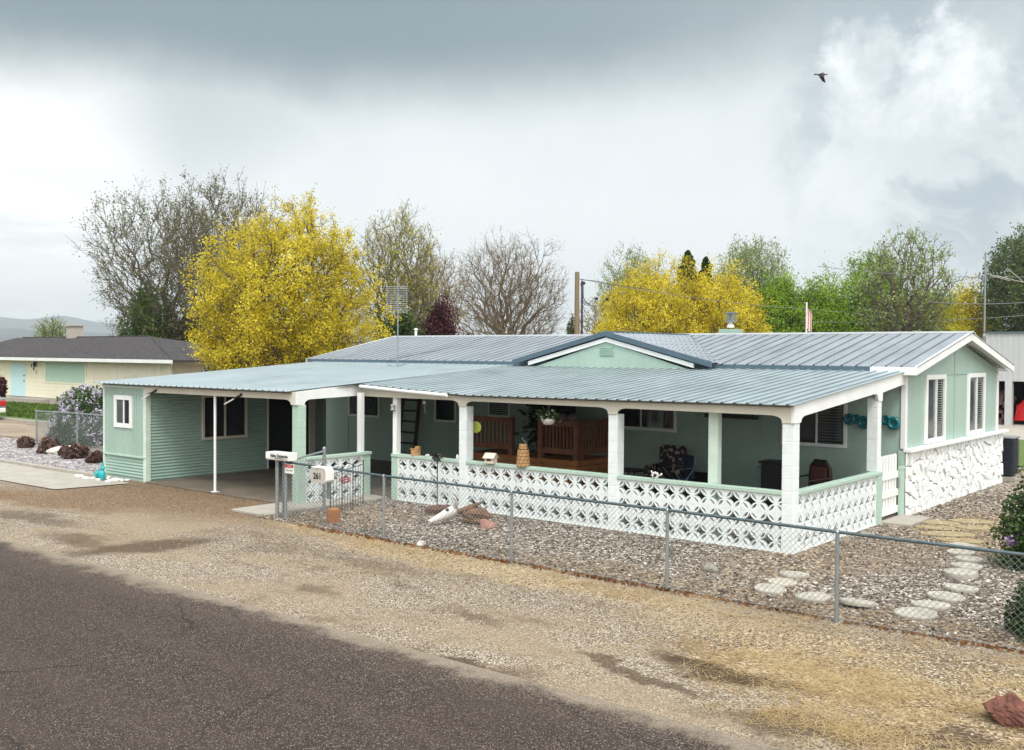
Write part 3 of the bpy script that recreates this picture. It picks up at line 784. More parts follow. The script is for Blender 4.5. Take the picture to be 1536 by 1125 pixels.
# ------------------------------------------------------------------ roof things
ch = empty('chimney', (-5.9, 9.2, 3.62), label='square galvanised chimney with slotted cap rising behind the main roof ridge', cat='chimney')
MB().box(-6.13, -5.66, 9.0, 9.42, 3.45, 3.86).build('base', m_mintmetal, ch)
MB().lathe([(.10, 0), (.09, .08), (.055, .10), (.055, .16)], (-5.89, 9.2, 3.9), 8).build('flue', m_plain, ch)
c_ = MB().box(-6.01, -5.77, 9.08, 9.32, 4.05, 4.08).box(-6.01, -5.77, 9.08, 9.32, 4.28, 4.31).box(-5.96, -5.82, 9.13, 9.27, 4.08, 4.28)
for x in (-6.0, -5.91, -5.8):
    for y in (9.09, 9.29): c_.box(x, x + .02, y, y + .02, 4.08, 4.28)
c_.build('cap', m_galv, ch)
vp = empty('vent_pipe', (-18.0, 9.6, 3.4), label='short white vent pipe at the far left end of the main roof ridge', cat='vent pipe')
MB().tube([(-18.0, 9.6, 3.4), (-18.0, 9.6, 3.98)], .045, 10).build('pipe', m_plain, vp)
MB().lathe([(.075, 0), (.075, .03), (.02, .06)], (-18.0, 9.6, 3.96), 10).build('cap', m_plain, vp)
an = empty('tv_antenna', (-13.02, 3.9, 2.78), label='tall thin television antenna on a mast standing on the porch roof', cat='antenna')
MB().tube([(-13.02, 3.9, 2.76), (-13.02, 3.9, 5.2)], .017, 6).build('mast', m_galv, an)
el = MB(); uv = Vector((.7725, .635, 0))
for k in range(13):
    z = 4.27 + k * .057; w_ = .27
    a = Vector((-13.02, 3.86, z)); el.tube([a - uv * w_, a + uv * w_], .007, 4)
for s_ in (-1, 1):
    a = Vector((-13.02, 3.86, 0)) + uv * (.27 * s_); el.tube([(a.x, a.y, 4.22), (a.x, a.y, 5.02)], .009, 4)
el.build('elements', M('antenna_rods', (.33, .35, .36), .5, .5), an)
MB().tube([(-13.4, 4.0, 3.06), (-13.2, 3.7, 2.84), (-13.02, 3.88, 2.80), (-12.7, 3.9, 2.88)], .006, 4).tube([(-13.6, 8.4, 3.7), (-13.55, 6, 3.25), (-13.45, 4.1, 3.0)], .006, 4).build('cable', m_black, an)
# ------------------------------------------------------------------ chain link fences
def chainlink(root, pts, zb, zt, cell=.075, wire=.0022, name='mesh'):
    V = []; F = []
    for (x0, y0), (x1, y1) in zip(pts, pts[1:]):
        L = math.hypot(x1 - x0, y1 - y0); H = zt - zb; dx, dy = (x1 - x0) / L, (y1 - y0) / L
        for sg in (1, -1):
            u = -H if sg > 0 else 0
            end = L if sg > 0 else L + H
            while u < end:
                # line (u,zb) -> (u+sg*H, zt)
                a0, z0, a1, z1 = u, zb, u + sg * H, zt
                if sg > 0:
                    if a0 < 0: z0 = zb - a0; a0 = 0
                    if a1 > L: z1 = zb + (L - u); a1 = L
                else:
                    if a0 > L: z0 = zb + (a0 - L); a0 = L
                    if a1 < 0: z1 = zb + u; a1 = 0
                if z1 - z0 > .02:
                    b = len(V); w = wire
                    for (a, z) in ((a0, z0), (a1, z1)):
                        px, py = x0 + dx * a, y0 + dy * a
                        V += [(px - dy * w, py + dx * w, z), (px + dy * w, py - dx * w, z + w), (px, py, z - 2 * w)]
                    for k in range(3): F.append((b + k, b + (k + 1) % 3, b + 3 + (k + 1) % 3, b + 3 + k))
                u += cell
    return np_mesh(name, V, F, m_galv, root, root_loc(root))
def post(root, x, y, h, r=.028, name='post'):
    p = MB().tube([(x, y, 0), (x, y, h)], r, 10).build(name, m_galv, root)
    MB().lathe([(r + .006, 0), (r + .006, .02), (r * .5, .045), (.003, .05)], (x, y, h), 10).build('post_cap', m_galv, p)
    return p
fe = empty('chain_link_fence', (0, -3.45, 0), label='long grey chain link fence with top rail across the front gravel yard', cat='fence')
fpts = [(-8.70, -3.22), (-5.82, -3.41), (-2.96, -3.47), (-.25, -3.47), (2.13, -3.56), (4.60, -3.46), (6.9, -3.46)]
rl = [(x, y, z) for (x, y), z in zip(fpts, (1.1, 1.09, 1.09, 1.09, 1.085, 1.06, 1.06))]
MB().tube(rl, .021, 8).build('top_rail', m_rail, fe, smooth=True)
for (x, y), h in list(zip(fpts, (1.12, 1.07, 1.07, 1.07, 1.07, 1.04, 1.04))):
    post(fe, x, y, h, .03 if x < -8 else .024)
chainlink(fe, fpts, .04, 1.06)
MB().tube([(x, y, .05) for x, y in fpts], .003, 4).build('bottom_wire', m_galv, fe)
g2 = empty('fence_return', (-8.85, -2.8, 0), label='short chain link section with two posts running back beside the white newspaper tube', cat='fence')
post(g2, -8.88, -3.28, 1.1, .034); post(g2, -8.86, -2.15, 1.26, .032)
MB().tube([(-8.70, -3.24, 1.1), (-8.86, -2.15, 1.22)], .02, 8).build('top_rail', m_galv, g2)
chainlink(g2, [(-8.88, -3.28), (-8.86, -2.15)], .04, 1.1, wire=.003)
sf = empty('side_fence', (-24.5, 1.05, 0), label='low chain link fence in front of the lilac bush left of the storage room', cat='fence')
for x, y in ((-27.05, .82), (-24.87, 1.1), (-21.0, 1.1)): post(sf, x, y, 1.14, .028)
MB().tube([(-27.05, .82, 1.15), (-24.87, 1.1, 1.15), (-17.7, 1.15, 1.15)], .024, 8).build('top_rail', m_galv, sf)
chainlink(sf, [(-27.05, .82), (-24.87, 1.1), (-17.7, 1.15)], .04, 1.12, wire=.003)

# ------------------------------------------------------------------ mailbox, newspaper tube, sign
MC = (-7.30, -3.53, .865)
mx = empty('mailbox', (-7.30, -3.50, 0), label='white curved mailbox numbered 261 hanging at the front fence', cat='mailbox')
def rmb(m, c, ang):
    mt = Matrix.Translation(c) @ Matrix.Rotation(R(ang), 4, 'Z'); m.v = [tuple(mt @ Vector(v)) for v in m.v]; return m
MB().box(-7.40, -7.20, -3.44, -3.36, .84, .868).box(-7.33, -7.27, -3.385, -3.345, .55, 1.05).build('bracket', m_galv, mx)
prof = [(-.14, 0), (.14, 0), (.175, .05), (.16, .21)] + [(.14 - .28 * k / 8, .24 + .035 * math.sin(math.pi * k / 8)) for k in range(0, 9)] + [(-.16, .21), (-.175, .05)]
rmb(MB().prism(prof, 'y', -.09, .10), MC, 8).build('box', m_tan, mx, bevel=.008)
rmb(MB().prism([(.145, .0), (.205, .05), (.19, .22), (.155, .27), (-.155, .282), (-.155, .27), (.145, .258), (.18, .21), (.185, .05), (.14, 0)], 'y', -.10, .11), MC, 8).build('lid', m_plain, mx)
txt('261', .15, m_black, 'number', mx, (-7.30, -3.626, .98), (R(90), 0, R(8)), sx=.85, bold=.004)
rmb(MB().prism([(-.008, 0), (.008, 0), (.0, .02)], 'y', 0, .006), (-7.30, -3.628, 1.085), 8).build('knob', m_black, mx)
npx = empty('newspaper_tube', (-8.75, -3.25, 0), label='white newspaper delivery tube with black lettering mounted above the fence corner', cat='newspaper box')
MB().box(-8.79, -8.76, -3.23, -3.20, 0, 1.15).build('post', m_galv, npx)
tb = MB(); pr_ = [(-.10, 0), (.10, 0), (.115, .03), (.115, .145), (-.115, .145), (-.115, .03)]
def hollow(m, pr, x0, x1, th=.008):
    inn = [(a * .9, .075 + (b - .075) * .88) for a, b in pr]; k = len(pr)
    V = [(x0, a, b) for a, b in pr] + [(x1, a, b) for a, b in pr] + [(x0, a, b) for a, b in inn] + [(x1 - .02, a, b) for a, b in inn]
    F = []
    for e in range(k):
        f = (e + 1) % k
        F += [(e, f, f + k, e + k), (e + 2 * k, e + 3 * k, f + 3 * k, f + 2 * k), (e, e + 2 * k, f + 2 * k, f)]
    F += [tuple(range(k, 2 * k)), tuple(range(3 * k, 4 * k))[::-1]]
    return m.add(V, F)
hollow(tb, pr_, -.31, .31)
rmb(tb, (-8.77, -3.27, 1.14), 3).build('tube', m_plain, npx)
rmb(MB().prism([(-.103, .012), (.103, .012), (.10, .135), (-.10, .135)], 'x', -.27, -.26), (-8.77, -3.27, 1.14), 3).build('paper', m_tan, npx)
m_ink = M('dark_ink', (.03, .03, .035), .6)
txt('Idaho Statesman', .09, m_ink, 'lettering', npx, (-8.69, -3.388, 1.225), (R(90), 0, R(3)), .0008, .82, bold=.002)
txt('idahostatesman.com', .032, m_ink, 'lettering', npx, (-8.68, -3.385, 1.178), (R(90), 0, R(3)), .0008)
sg = empty('fence_sign', (-8.62, -3.27, .9), label='small red and white sign hanging on the fence under the newspaper tube', cat='sign')
MB().box(-8.66, -8.40, -3.272, -3.262, .90, 1.08).build('board', m_plain, sg)
MB().box(-8.65, -8.41, -3.276, -3.2725, 1.01, 1.07).build('band', m_red, sg)
txt('LOVE', .052, m_plain, 'lettering', sg, (-8.53, -3.278, 1.04), (R(90), 0, 0), .0006)
txt('LIVES HERE', .04, m_ink, 'lettering', sg, (-8.53, -3.274, .955), (R(90), 0, 0), .0006)

# ------------------------------------------------------------------ yard objects
stones = [(x_, y_, r_ * .80) for x_, y_, r_ in [(.69, -1.51, .27), (.78, -2.1, .25), (.82, -2.58, .27), (1.45, -2.63, .28), (2.02, -2.6, .29), (2.75, -2.62, .32), (2.76, -2.05, .30), (2.76, -1.45, .30), (2.76, -.8, .29), (2.54, 0, .29), (2.41, .78, .28), (2.28, 1.35, .26), (2.02, 1.85, .27), (1.87, 2.45, .26)]]
SL = ['round pale stepping stone nearest the white porch corner', 'round stepping stone second from the porch corner, overlapping its neighbour', 'round stepping stone at the outer left end of the row near the fence', 'round stepping stone just left of the fence post', 'tilted round stepping stone just right of the fence post',
      'large round stepping stone nearest the fence at the bend of the path', 'round stepping stone directly behind the one at the bend', 'third round stepping stone going back from the bend', 'fourth round stepping stone going back from the bend, tilted low', 'raised thick round stepping stone halfway along the back row', 'wide pale stepping stone behind the raised thick one', 'partly covered stepping stone behind the wide pale one', 'flat round stepping stone just in front of the fence rail line', 'last round stepping stone before the yellow flagstones']
for i, (x, y, r_) in enumerate(stones):
    q = random.Random(i); m = MB(); h = .05 if i != 9 else .1
    m.lathe([(r_ * .97, 0), (r_, h * .6), (r_ * .985, h * .95), (r_ * .93, h), (r_ * .55, h + .004), (r_ * .12, h + .004)], (0, 0, 0), 22)
    m.v = [(v[0] * (1 + .03 * math.sin(3 * math.atan2(v[1], v[0]) + i)), v[1] * (1 + .03 * math.cos(2 * math.atan2(v[1], v[0]) + i)), v[2]) for v in m.v]
    o = m.build('stepping_stone', m_stepst, smooth=False); o.location = (x, y, .0); o.rotation_euler = (R(q.uniform(-3, 3)), R(q.uniform(-3, 3)), q.uniform(0, 6))
    if i == 4: o.rotation_euler = (R(-4), R(7), 1); o.location.z = .02
    tag(o, SL[i], 'stepping stone', 'round stepping stones in the gravel yard')
FL = [(1.68, 3.04, .42, .20, 20), (1.35, 3.55, .50, .22, 30), (1.02, 4.1, .48, .2, 25), (.85, 4.75, .42, .2, 10), (1.5, 4.6, .4, .22, 40), (1.25, 5.35, .45, .22, 30)]
FLn = ['yellow flagstone nearest the round stepping stones', 'long yellow flagstone second from the round stepping stones', 'yellow flagstone in front of the porch gate', 'yellow brown flagstone beside the end of the stone wall', 'yellow flagstone out in the gravel right of the gate', 'furthest yellow flagstone along the stone wall']
for i, (x, y, a, b, an_) in enumerate(FL):
    q = random.Random(40 + i); k = 9; P = [(a * (1 + q.uniform(-.15, .1)) * math.cos(6.283 * j / k), b * 1.3 * (1 + q.uniform(-.2, .15)) * math.sin(6.283 * j / k)) for j in range(k)]
    o = MB().prism(P, 'z', 0, .022).build('flagstone', m_flag, bevel=.01); o.location = (x, y, 0); o.rotation_euler = (0, 0, R(an_))
    tag(o, FLn[i], 'flagstone', 'yellow flagstones leading to the gate')
def rockobj(name, x, y, r, sc, seed, mat, label, cat, z=0):
    q = random.Random(seed); m = MB(); n, k = (34, 22) if r > .2 else (14, 10)
    off = [Vector((q.uniform(-1, 1), q.uniform(-1, 1), q.uniform(-.4, 1))).normalized() for _ in range(9)]
    m.ball((0, 0, 0), r, sc, n, k)
    V = []
    for v in m.v:
        d = Vector(v); L = d.length
        u = d.normalized() if L else d; f = 1 - .38 * max(0, max(u.dot(o_) for o_ in off) - .62) / .38 + .05 * math.sin(9 * u.x + seed) * math.cos(8 * u.y + seed) + .035 * math.sin(19 * u.z + 11 * u.x) * math.sin(17 * u.y) + .02 * q.uniform(-1, 1)
        V.append(tuple(d * f))
    m.v = V
    o = m.build(name, mat, bevel=0); o.location = (x, y, z + r * sc[2] * .55); o.rotation_euler = (0, 0, q.uniform(0, 3))
    return tag(o, label, cat)
rockobj('boulder', 4.58, -5.78, .23, (1.15, .95, .75), 3, m_rust, 'large red lava rock in the dry grass at the bottom right', 'rock')
rockobj('rock', -.38, -2.03, .16, (1.1, .8, .6), 5, M('grey_rock', (.27, .25, .21), .9, var=.3, sc=9, bump=.8, bsc=25), 'small grey rock alone in the gravel in front of the porch', 'rock')
rockobj('rock', -4.95, -3.38, .14, (1.4, .8, .45), 8, m_rock, 'flat white rock on the yard edge at the fence', 'rock')
# cut log, cow skull, red stump
def log(x, y, r, L, ang, seed, name, mat, label, cat='log', up=False):
    m = MB(); q = random.Random(seed); n = 14
    rad = [r * (1 + q.uniform(-.14, .14)) for _ in range(n)]
    V = []; F = []
    for e, z in enumerate((0, .3, .7, 1)):
        for k in range(n): a = 6.283 * k / n; V.append((rad[k] * math.cos(a) * (1 + q.uniform(-.04, .04)), rad[k] * math.sin(a), z * L))
    for e in range(3):
        for k in range(n): F.append((e * n + k, e * n + (k + 1) % n, (e + 1) * n + (k + 1) % n, (e + 1) * n + k))
    F += [tuple(range(n))[::-1], tuple(3 * n + k for k in range(n))]; m.add(V, F)
    o = m.build(name, mat, bevel=.012)
    if up: o.location = (x, y, 0); o.rotation_euler = (0, 0, ang)
    else: o.location = (x, y, r * .85); o.rotation_euler = (R(90), 0, ang)
    return tag(o, label, cat)
log(-7.86, -2.77, .12, .25, .3, 2, 'cut_log', M('orange_cut_wood', (.36, .14, .035), .8, var=.4, sc=10, bump=.8, bsc=30), 'short orange brown cut log standing in the gravel below the mailbox', up=True)
m_stump = M('rotted_red_wood', (.15, .085, .05), .9, var=.5, sc=7, bump=1, bsc=20)
def gnarl(x, y, L, r, h, ang, seed, name, mat, label, cat):
    q = random.Random(seed); m = MB()
    for k in range(11):
        a0 = (q.uniform(-.5, .2) * L, q.uniform(-r, r), q.uniform(.0, h * .7)); a1 = (a0[0] + q.uniform(.35, .8) * L, a0[1] * .5 + q.uniform(-r, r) * .6, max(.02, a0[2] + q.uniform(-.6, .6) * h))
        md = tuple((a0[i_] + a1[i_]) / 2 + q.uniform(-.04, .04) for i_ in range(3)); rr_ = q.uniform(.25, .5) * r
        m.tube([a0, md, a1], [rr_ * .7, rr_, rr_ * .35], 7)
    m.ball((0, 0, h * .45), r, (L / r * .42, .9, h / r * .55), 11, 7, .16, seed)
    o = m.build(name, mat); o.location = (x, y, 0); o.rotation_euler = (0, 0, ang); return tag(o, label, cat)
gnarl(-5.75, -1.15, .62, .20, .34, R(28), 4, 'tree_stump', m_stump, 'large weathered reddish log lying on the gravel behind the cow skull', 'stump')
gnarl(-6.95, -.85, .75, .12, .20, R(15), 6, 'driftwood', M('dark_driftwood', (.12, .065, .05), .9, var=.4, sc=8, bump=1), 'dark red brown driftwood lying left of the cow skull', 'driftwood')
rockobj('rock', -5.25, -1.40, .16, (1, .8, .8), 12, M('pink_rock', (.33, .17, .14), .9, var=.3, bump=.8), 'pinkish rock at the right end of the weathered log', 'rock')
sk_ = empty('cow_skull', (-6.0, -1.42, .20), label='bleached cow skull with horn leaning on the weathered log', cat='skull'); sk_.rotation_euler = (R(20), R(-35), R(-25)); sk_.scale = (1.15, 1.15, 1.15)
hd = MB(); n = 12
secs = [(-.02, .085, .07), (.05, .12, .09), (.13, .125, .085), (.22, .085, .07), (.34, .062, .055), (.44, .05, .04), (.50, .03, .025)]
V = []; F = []
for (l, w_, h_) in secs:
    for k in range(n): a = 6.283 * k / n; V.append((w_ * math.cos(a), -l, h_ * math.sin(a) + .05))
for i in range(len(secs) - 1):
    for k in range(n): F.append((i * n + k, i * n + (k + 1) % n, (i + 1) * n + (k + 1) % n, (i + 1) * n + k))
F += [tuple(range(n)), tuple((len(secs) - 1) * n + k for k in range(n))[::-1]]
hd.add(V, F).build('skull', m_bone, sk_, smooth=True, local=True)
for s_ in (-1, 1):
    MB().tube([(s_ * .09, -.01, .07), (s_ * .2, .0, .09), (s_ * .29, -.03, .14), (s_ * .34, -.07, .2)], [.035, .03, .02, .006], 8).build('horn', m_bone, sk_, smooth=True, local=True)
    MB().ball((s_ * .095, -.15, .075), .034).build('eye_socket', m_black, sk_, local=True)
# metal flower stake
st = empty('garden_stake', (-7.53, -.3, 0), label='black metal flower stake with looped stem in front of the breeze block wall', cat='garden stake')
MB().tube([(-7.53, -.3, 0), (-7.53, -.3, 1.12)], .010, 6).tube([(-7.53, -.3, .62), (-7.68, -.32, .70), (-7.76, -.33, .82), (-7.66, -.32, .92), (-7.56, -.3, .86)], .008, 5).build('stem', m_black, st)
fl = MB()
for k in range(9):
    a = k * 6.283 / 9; fl.tube([(-7.53, -.31, 1.06), (-7.53 + .09 * math.cos(a), -.34, 1.06 + .07 * math.sin(a)), (-7.53 + .16 * math.cos(a), -.30, 1.04 + .11 * math.sin(a))], [.012, .03, .004], 5)
fl.build('flower', m_black, st)
# wire panel leaning in front of the green return wall, with red bow
wp_ = empty('garden_trellis', (-8.6, -2.0, 0), label='black wire garden panel with arched top standing before the return wall', cat='trellis')
tm = MB(); A = Vector((-8.2, -2.55, 0)); B = Vector((-9.15, -.85, 0)); d_ = (B - A)
for k in range(13):
    p = A + d_ * k / 12; big_ = k % 4 == 0
    tm.tube([(p.x, p.y, 0), (p.x, p.y, .93 if big_ else .86)], .011 if big_ else .0045, 5)
for z in (.14, .30, .58, .84): tm.tube([(A.x, A.y, z), (B.x, B.y, z)], .007 if z in (.84, .14) else .004, 5)
for k in range(3):
    c = A + d_ * (k + .5) / 3; P = []
    for j in range(13):
        a = math.pi * j / 12; q_ = c + d_.normalized() * (math.cos(a) * d_.length / 6.2); P.append((q_.x, q_.y, .84 + .11 * math.sin(a)))
    tm.tube(P, .007, 5)
tm.build('panel', m_black, wp_)
bw = MB(); c = Vector((-8.78, -1.62, .60))
q = random.Random(9)
for k in range(16):
    a = q.uniform(0, 6.28); rr_ = q.uniform(.05, .15); bw.ball((c.x + math.cos(a) * rr_ * 1.2, c.y - .04, c.z + math.sin(a) * rr_ * .5), .035, (1, .7, .7), 7, 5)
o = place_origin(bw.build('ribbon_bow', M('faded_red_ribbon', (.45, .13, .14), .7, var=.4, sc=20)), c); tag(o, 'faded red ribbon bow tied to the black wire panel', 'bow')
# turquoise garden rabbits on white stones at the storage room corner
pdm = MB(); q = random.Random(2)
for k in range(46): pdm.ball((q.uniform(-18.0, -16.2), q.uniform(-2.62, -2.12), .02), q.uniform(.04, .09), (1.3, 1, .5), 7, 5, .12, k)
o = place_origin(pdm.build('white_rocks', m_bone), (-17.1, -2.4, 0)); tag(o, 'patch of small white rocks at the foot of the storage room', 'rocks', kind='stuff')
def rabbit(x, y, rz, crouch, label):
    r_ = empty('garden_rabbit', (x, y, .04), rz, label, 'garden ornament', 'turquoise garden animals by the storage room')
    b = MB()
    if crouch: b.ball((0, 0, .09), .09, (1.5, .9, 1)).ball((.13, 0, .13), .055, (1.2, .9, 1)).ball((-.14, 0, .09), .03)
    else: b.ball((0, 0, .12), .09, (1, .9, 1.35)).ball((.03, 0, .28), .055, (1.1, .9, 1)).ball((.05, .04, .03), .03, (1.6, .8, .8)).ball((.05, -.04, .03), .03, (1.6, .8, .8))
    b.build('body', m_turq, r_, smooth=True, local=True)
    for s_ in (-1, 1):
        z = .15 if crouch else .31; x_ = .1 if crouch else .02
        MB().ball((x_ - (.06 if crouch else 0), s_ * .028, z + .06), .02, (1, .5, 3) if not crouch else (2.6, .6, 1)).build('ear', m_turq, r_, smooth=True, local=True)
rabbit(-17.05, -2.45, -.3, True, 'crouching turquoise rabbit figure on white rocks'); rabbit(-16.65, -2.55, .2, False, 'upright turquoise rabbit figure on white rocks')

# ------------------------------------------------------------------ things on the porch walls
bh = empty('birdhouse', (-6.33, -.03, 1.0), R(12), 'small white wooden birdhouse with pitched roof on the porch wall cap', 'birdhouse')
MB().box(-.11, .11, -.08, .08, 0, .012).prism([(-.08, .012), (.08, .012), (.08, .12), (0, .19), (-.08, .12)], 'x', -.10, .10).build('body', M('bare_birch', (.62, .53, .42), .8, var=.1, sc=10), bh, local=True)
for s_ in (-1, 1): MB().prism([(0, .205), (s_ * .115, .115), (s_ * .115, .10), (0, .19)], 'x', -.125, .125).build('roof', M('bare_roof_board', (.60, .55, .47), .8), bh, local=True)
MB().box(-.05, .04, -.086, -.0801, .05, .09).build('opening', m_dark, bh, local=True)
ww = empty('woven_lighthouse', (-5.53, .0, 1.0), label='tan woven twig tower with wire handle on the porch wall cap', cat='lantern')
b = MB(); q = random.Random(3)
for z, r_ in ((0, .135), (.065, .13), (.13, .125), (.195, .12), (.26, .112)):
    n = 11
    for k in range(n):
        a = 6.283 * (k + (z * 7)) / n; a2 = a + 6.283 / n * .9
        P = [(r_ * math.cos(a), r_ * math.sin(a)), (r_ * math.cos(a2), r_ * math.sin(a2)), (r_ * .8 * math.cos(a2), r_ * .8 * math.sin(a2)), (r_ * .8 * math.cos(a), r_ * .8 * math.sin(a))]
        b.prism(P, 'z', z + .004, z + .061)
for z, r_ in ((.335, .085), (.385, .08)):
    for k in range(8):
        a = 6.283 * k / 8; a2 = a + .7; b.prism([(r_ * math.cos(a), r_ * math.sin(a)), (r_ * math.cos(a2), r_ * math.sin(a2)), (r_ * .6 * math.cos(a2), r_ * .6 * math.sin(a2)), (r_ * .6 * math.cos(a), r_ * .6 * math.sin(a))], 'z', z, z + .045)
b.build('tower', m_log, ww, local=True)
MB().lathe([(.105, 0), (.10, .325), (.095, .33), (.065, .335), (.06, .42), (.02, .44)], n=12).build('core', M('burnt_core', (.06, .03, .015), .9), ww, local=True)
MB().tube([(.05, 0, .42), (.06, 0, .47), (0, 0, .5), (-.02, 0, .55)], .006, 5).build('handle', m_galv, ww, local=True)
bx_ = empty('wooden_blocks', (-8.47, .02, 1.0), R(10), 'two small tan wooden blocks standing on the left wall cap', 'wooden box')
MB().box(-.09, .01, -.05, .05, 0, .13).box(-.11, .02, -.06, .06, .13, .145).build('small_block', m_log, bx_, local=True)
MB().box(.012, .09, -.05, .05, 0, .2).build('tall_block', m_log, bx_, local=True)
rockobj('rock', -8.12, .02, .06, (1.3, .9, .7), 21, m_bone, 'small pale stone on the left wall cap', 'rock', z=1.0)
cs = empty('flower_figurine', (-2.56, -.0, 1.0), label='small white scalloped figurine on the wall cap right of the middle column', cat='figurine')
b = MB()
for k in range(8): a = 6.283 * k / 8; b.ball((.055 * math.cos(a), 0, .06 + .045 * math.sin(a)), .026, (1, .7, 1), 8, 6)
b.tube([(.07, 0, .06), (.12, 0, .08), (.13, 0, .11)], [.02, .018, .015], 6).tube([(-.06, 0, .09), (-.08, 0, .14)], .013, 6)
b.build('body', m_bone, cs, local=True, smooth=True); MB().ball((0, -.03, .05), .022).build('centre', m_black, cs, local=True)
rockobj('ornament', -7.27, .03, .06, (.8, .8, 1.3), 22, m_bone, 'small white ornament on the cap left of the second column', 'ornament', z=1.0)
# hanging things
hb = empty('hanging_basket', (-5.19, .35, 1.8), label='white hanging pot of white flowers under the porch beam', cat='hanging basket')
MB().lathe([(.03, 0), (.09, .01), (.13, .07), (.15, .12), (.14, .12), (.02, .1)], n=14).build('pot', m_plain, hb, local=True, smooth=True)
MB().tube([(0, 0, .1), (0, 0, .42)], .004, 4).build('wire', m_galv, hb, local=True)
def quads(N, rngs, size, aspect=1.8, up=.0, seed=0):
    """N random leaf quads centred at pts (array)"""
    g = np.random.default_rng(seed); pts = rngs; N = len(pts)
    d = g.normal(size=(N, 3)); d[:, 2] += up; d /= np.linalg.norm(d, axis=1)[:, None]
    e = np.cross(d, g.normal(size=(N, 3))); e /= np.linalg.norm(e, axis=1)[:, None] + 1e-9
    s = size * g.uniform(.6, 1.3, size=(N, 1)); a = d * s * .5 * aspect ** .5; b = e * s * .5 / aspect ** .5
    V = np.stack([pts - a, pts + b - a * .1, pts + a, pts - b - a * .1], 1).reshape(-1, 3)
    return V, np.arange(N * 4).reshape(-1, 4)
g = np.random.default_rng(5)
P = g.normal(size=(420, 3)) * (.09, .09, .05) + (0, 0, .18); V, F = quads(0, P, .06, seed=1); np_mesh('foliage', V, F, l_lilac, hb)
P = g.normal(size=(46, 3)) * (.11, .10, .05) + (0, -.03, .20); V, F = quads(0, P, .05, 1.1, seed=2); np_mesh('flowers', V, F, l_whitef, hb)
wc = empty('wind_chime', (-8.7, .5, 2.1), label='hanging glass suncatcher with beads left of the second column', cat='wind chime')
MB().lathe([(.045, -.03), (.05, 0), (.045, .03)], (0, 0, 0), 12, 1, .25).tube([(0, 0, .03), (0, 0, .14)], .003, 4).build('disc', m_plain, wc, local=True)
for k in range(4): MB().ball((.015 * k, 0, -.07 - k * .045), .012).build('bead', m_plain, wc, local=True)
lp = empty('porch_lantern', (-9.16, .02, 2.0), label='small brass and white lantern on top of the left porch post', cat='lantern')
MB().lathe([(.05, 0), (.055, .01), (.04, .02), (.04, .09), (.06, .10), (.015, .14)], (.05, -.06, -.06), 10).build('body', m_tan, lp, local=True)
MB().lathe([(.06, 0), (.062, .012)], (.05, -.06, -.065), 10).build('ring', m_slate, lp, local=True)
dsk = MB().lathe([(.11, 0), (.12, .01), (.10, .016)], (0, 0, 0), 16); o = dsk.build('plate', M('lime_plate', (.45, .50, .08), .4)); o.location = (-7.05, .34, 1.66); o.rotation_euler = (R(90), 0, R(18)); tag(o, 'round lime yellow plate hanging beside the second column', 'plate')
tl = empty('wall_ornament', (-.96, YW - .08, 1.86), label='teal glazed ring ornament on the porch wall left of the back column', cat='wall ornament', group='teal wall ornaments')
def torus(c, R0, r0, n=18, m=8):
    b = MB(); V = []; F = []
    for i in range(n):
        for k in range(m):
            a = 6.283 * i / n; b_ = 6.283 * k / m; V.append((c[0] + (R0 + r0 * math.cos(b_)) * math.cos(a), c[1] + r0 * math.sin(b_), c[2] + (R0 + r0 * math.cos(b_)) * math.sin(a)))
    for i in range(n):
        for k in range(m): F.append((i * m + k, i * m + (k + 1) % m, ((i + 1) % n) * m + (k + 1) % m, ((i + 1) % n) * m + k))
    return b.add(V, F)
def ornament(root):
    for (x, z, s_) in ((-.13, .02, 1.), (.02, .03, .8), (.17, -.03, 1.1)):
        tr_ = torus((x, 0, z), .085 * s_, .038 * s_); tr_.build('ring', m_teal, root, smooth=True, local=True)
        dd = MB().lathe([(.05 * s_, 0), (.055 * s_, .02)], n=12).build('disc', m_teal, root, local=True); dd.location = (x, .03, z); dd.rotation_euler = (R(90), 0, 0)
ornament(tl)
t2 = copy_tree(tl); t2.location = (-.36, YW - .08, 1.87); t2.scale = (1, 1, 1); t2['label'] = 'teal glazed ring ornament on the porch wall right of the back column'
# ladder leaning on the dark wall
ld = empty('ladder', (-13.6, 5.0, .07), label='dark wooden ladder leaning on the porch wall at the far left', cat='ladder')
m = MB()
for x in (-.33, .33): m.add([(x - .04, -.28, 0), (x + .04, -.28, 0), (x + .04, -.2, 0), (x - .04, -.2, 0), (x - .04, .02, 2.3), (x + .04, .02, 2.3), (x + .04, .1, 2.3), (x - .04, .1, 2.3)], [(0, 3, 2, 1), (4, 5, 6, 7), (0, 1, 5, 4), (1, 2, 6, 5), (2, 3, 7, 6), (3, 0, 4, 7)])
m_lad = M('dark_ladder_wood', (.045, .025, .018), .8)
m.build('rails', m_lad, ld, local=True)
for k in range(7): z = .25 + k * .3; y = -.24 + .3 * z / 2.3; MB().box(-.3, .3, y - .03, y + .03, z, z + .05).build('rung', m_lad, ld, local=True)
hl = MB().box(-4.35, -3.1, 5.0, 5.12, 1.78, 1.86).tube([(-4.3, 5.06, 1.86), (-4.3, 5.06, 2.4)], .01, 4).tube([(-3.2, 5.06, 1.86), (-3.2, 5.06, 2.4)], .01, 4)
o = place_origin(hl.build('ceiling_heater', m_black), (-3.7, 5.06, 1.8)); tag(o, 'long black bar hung high on the porch wall', 'heater')
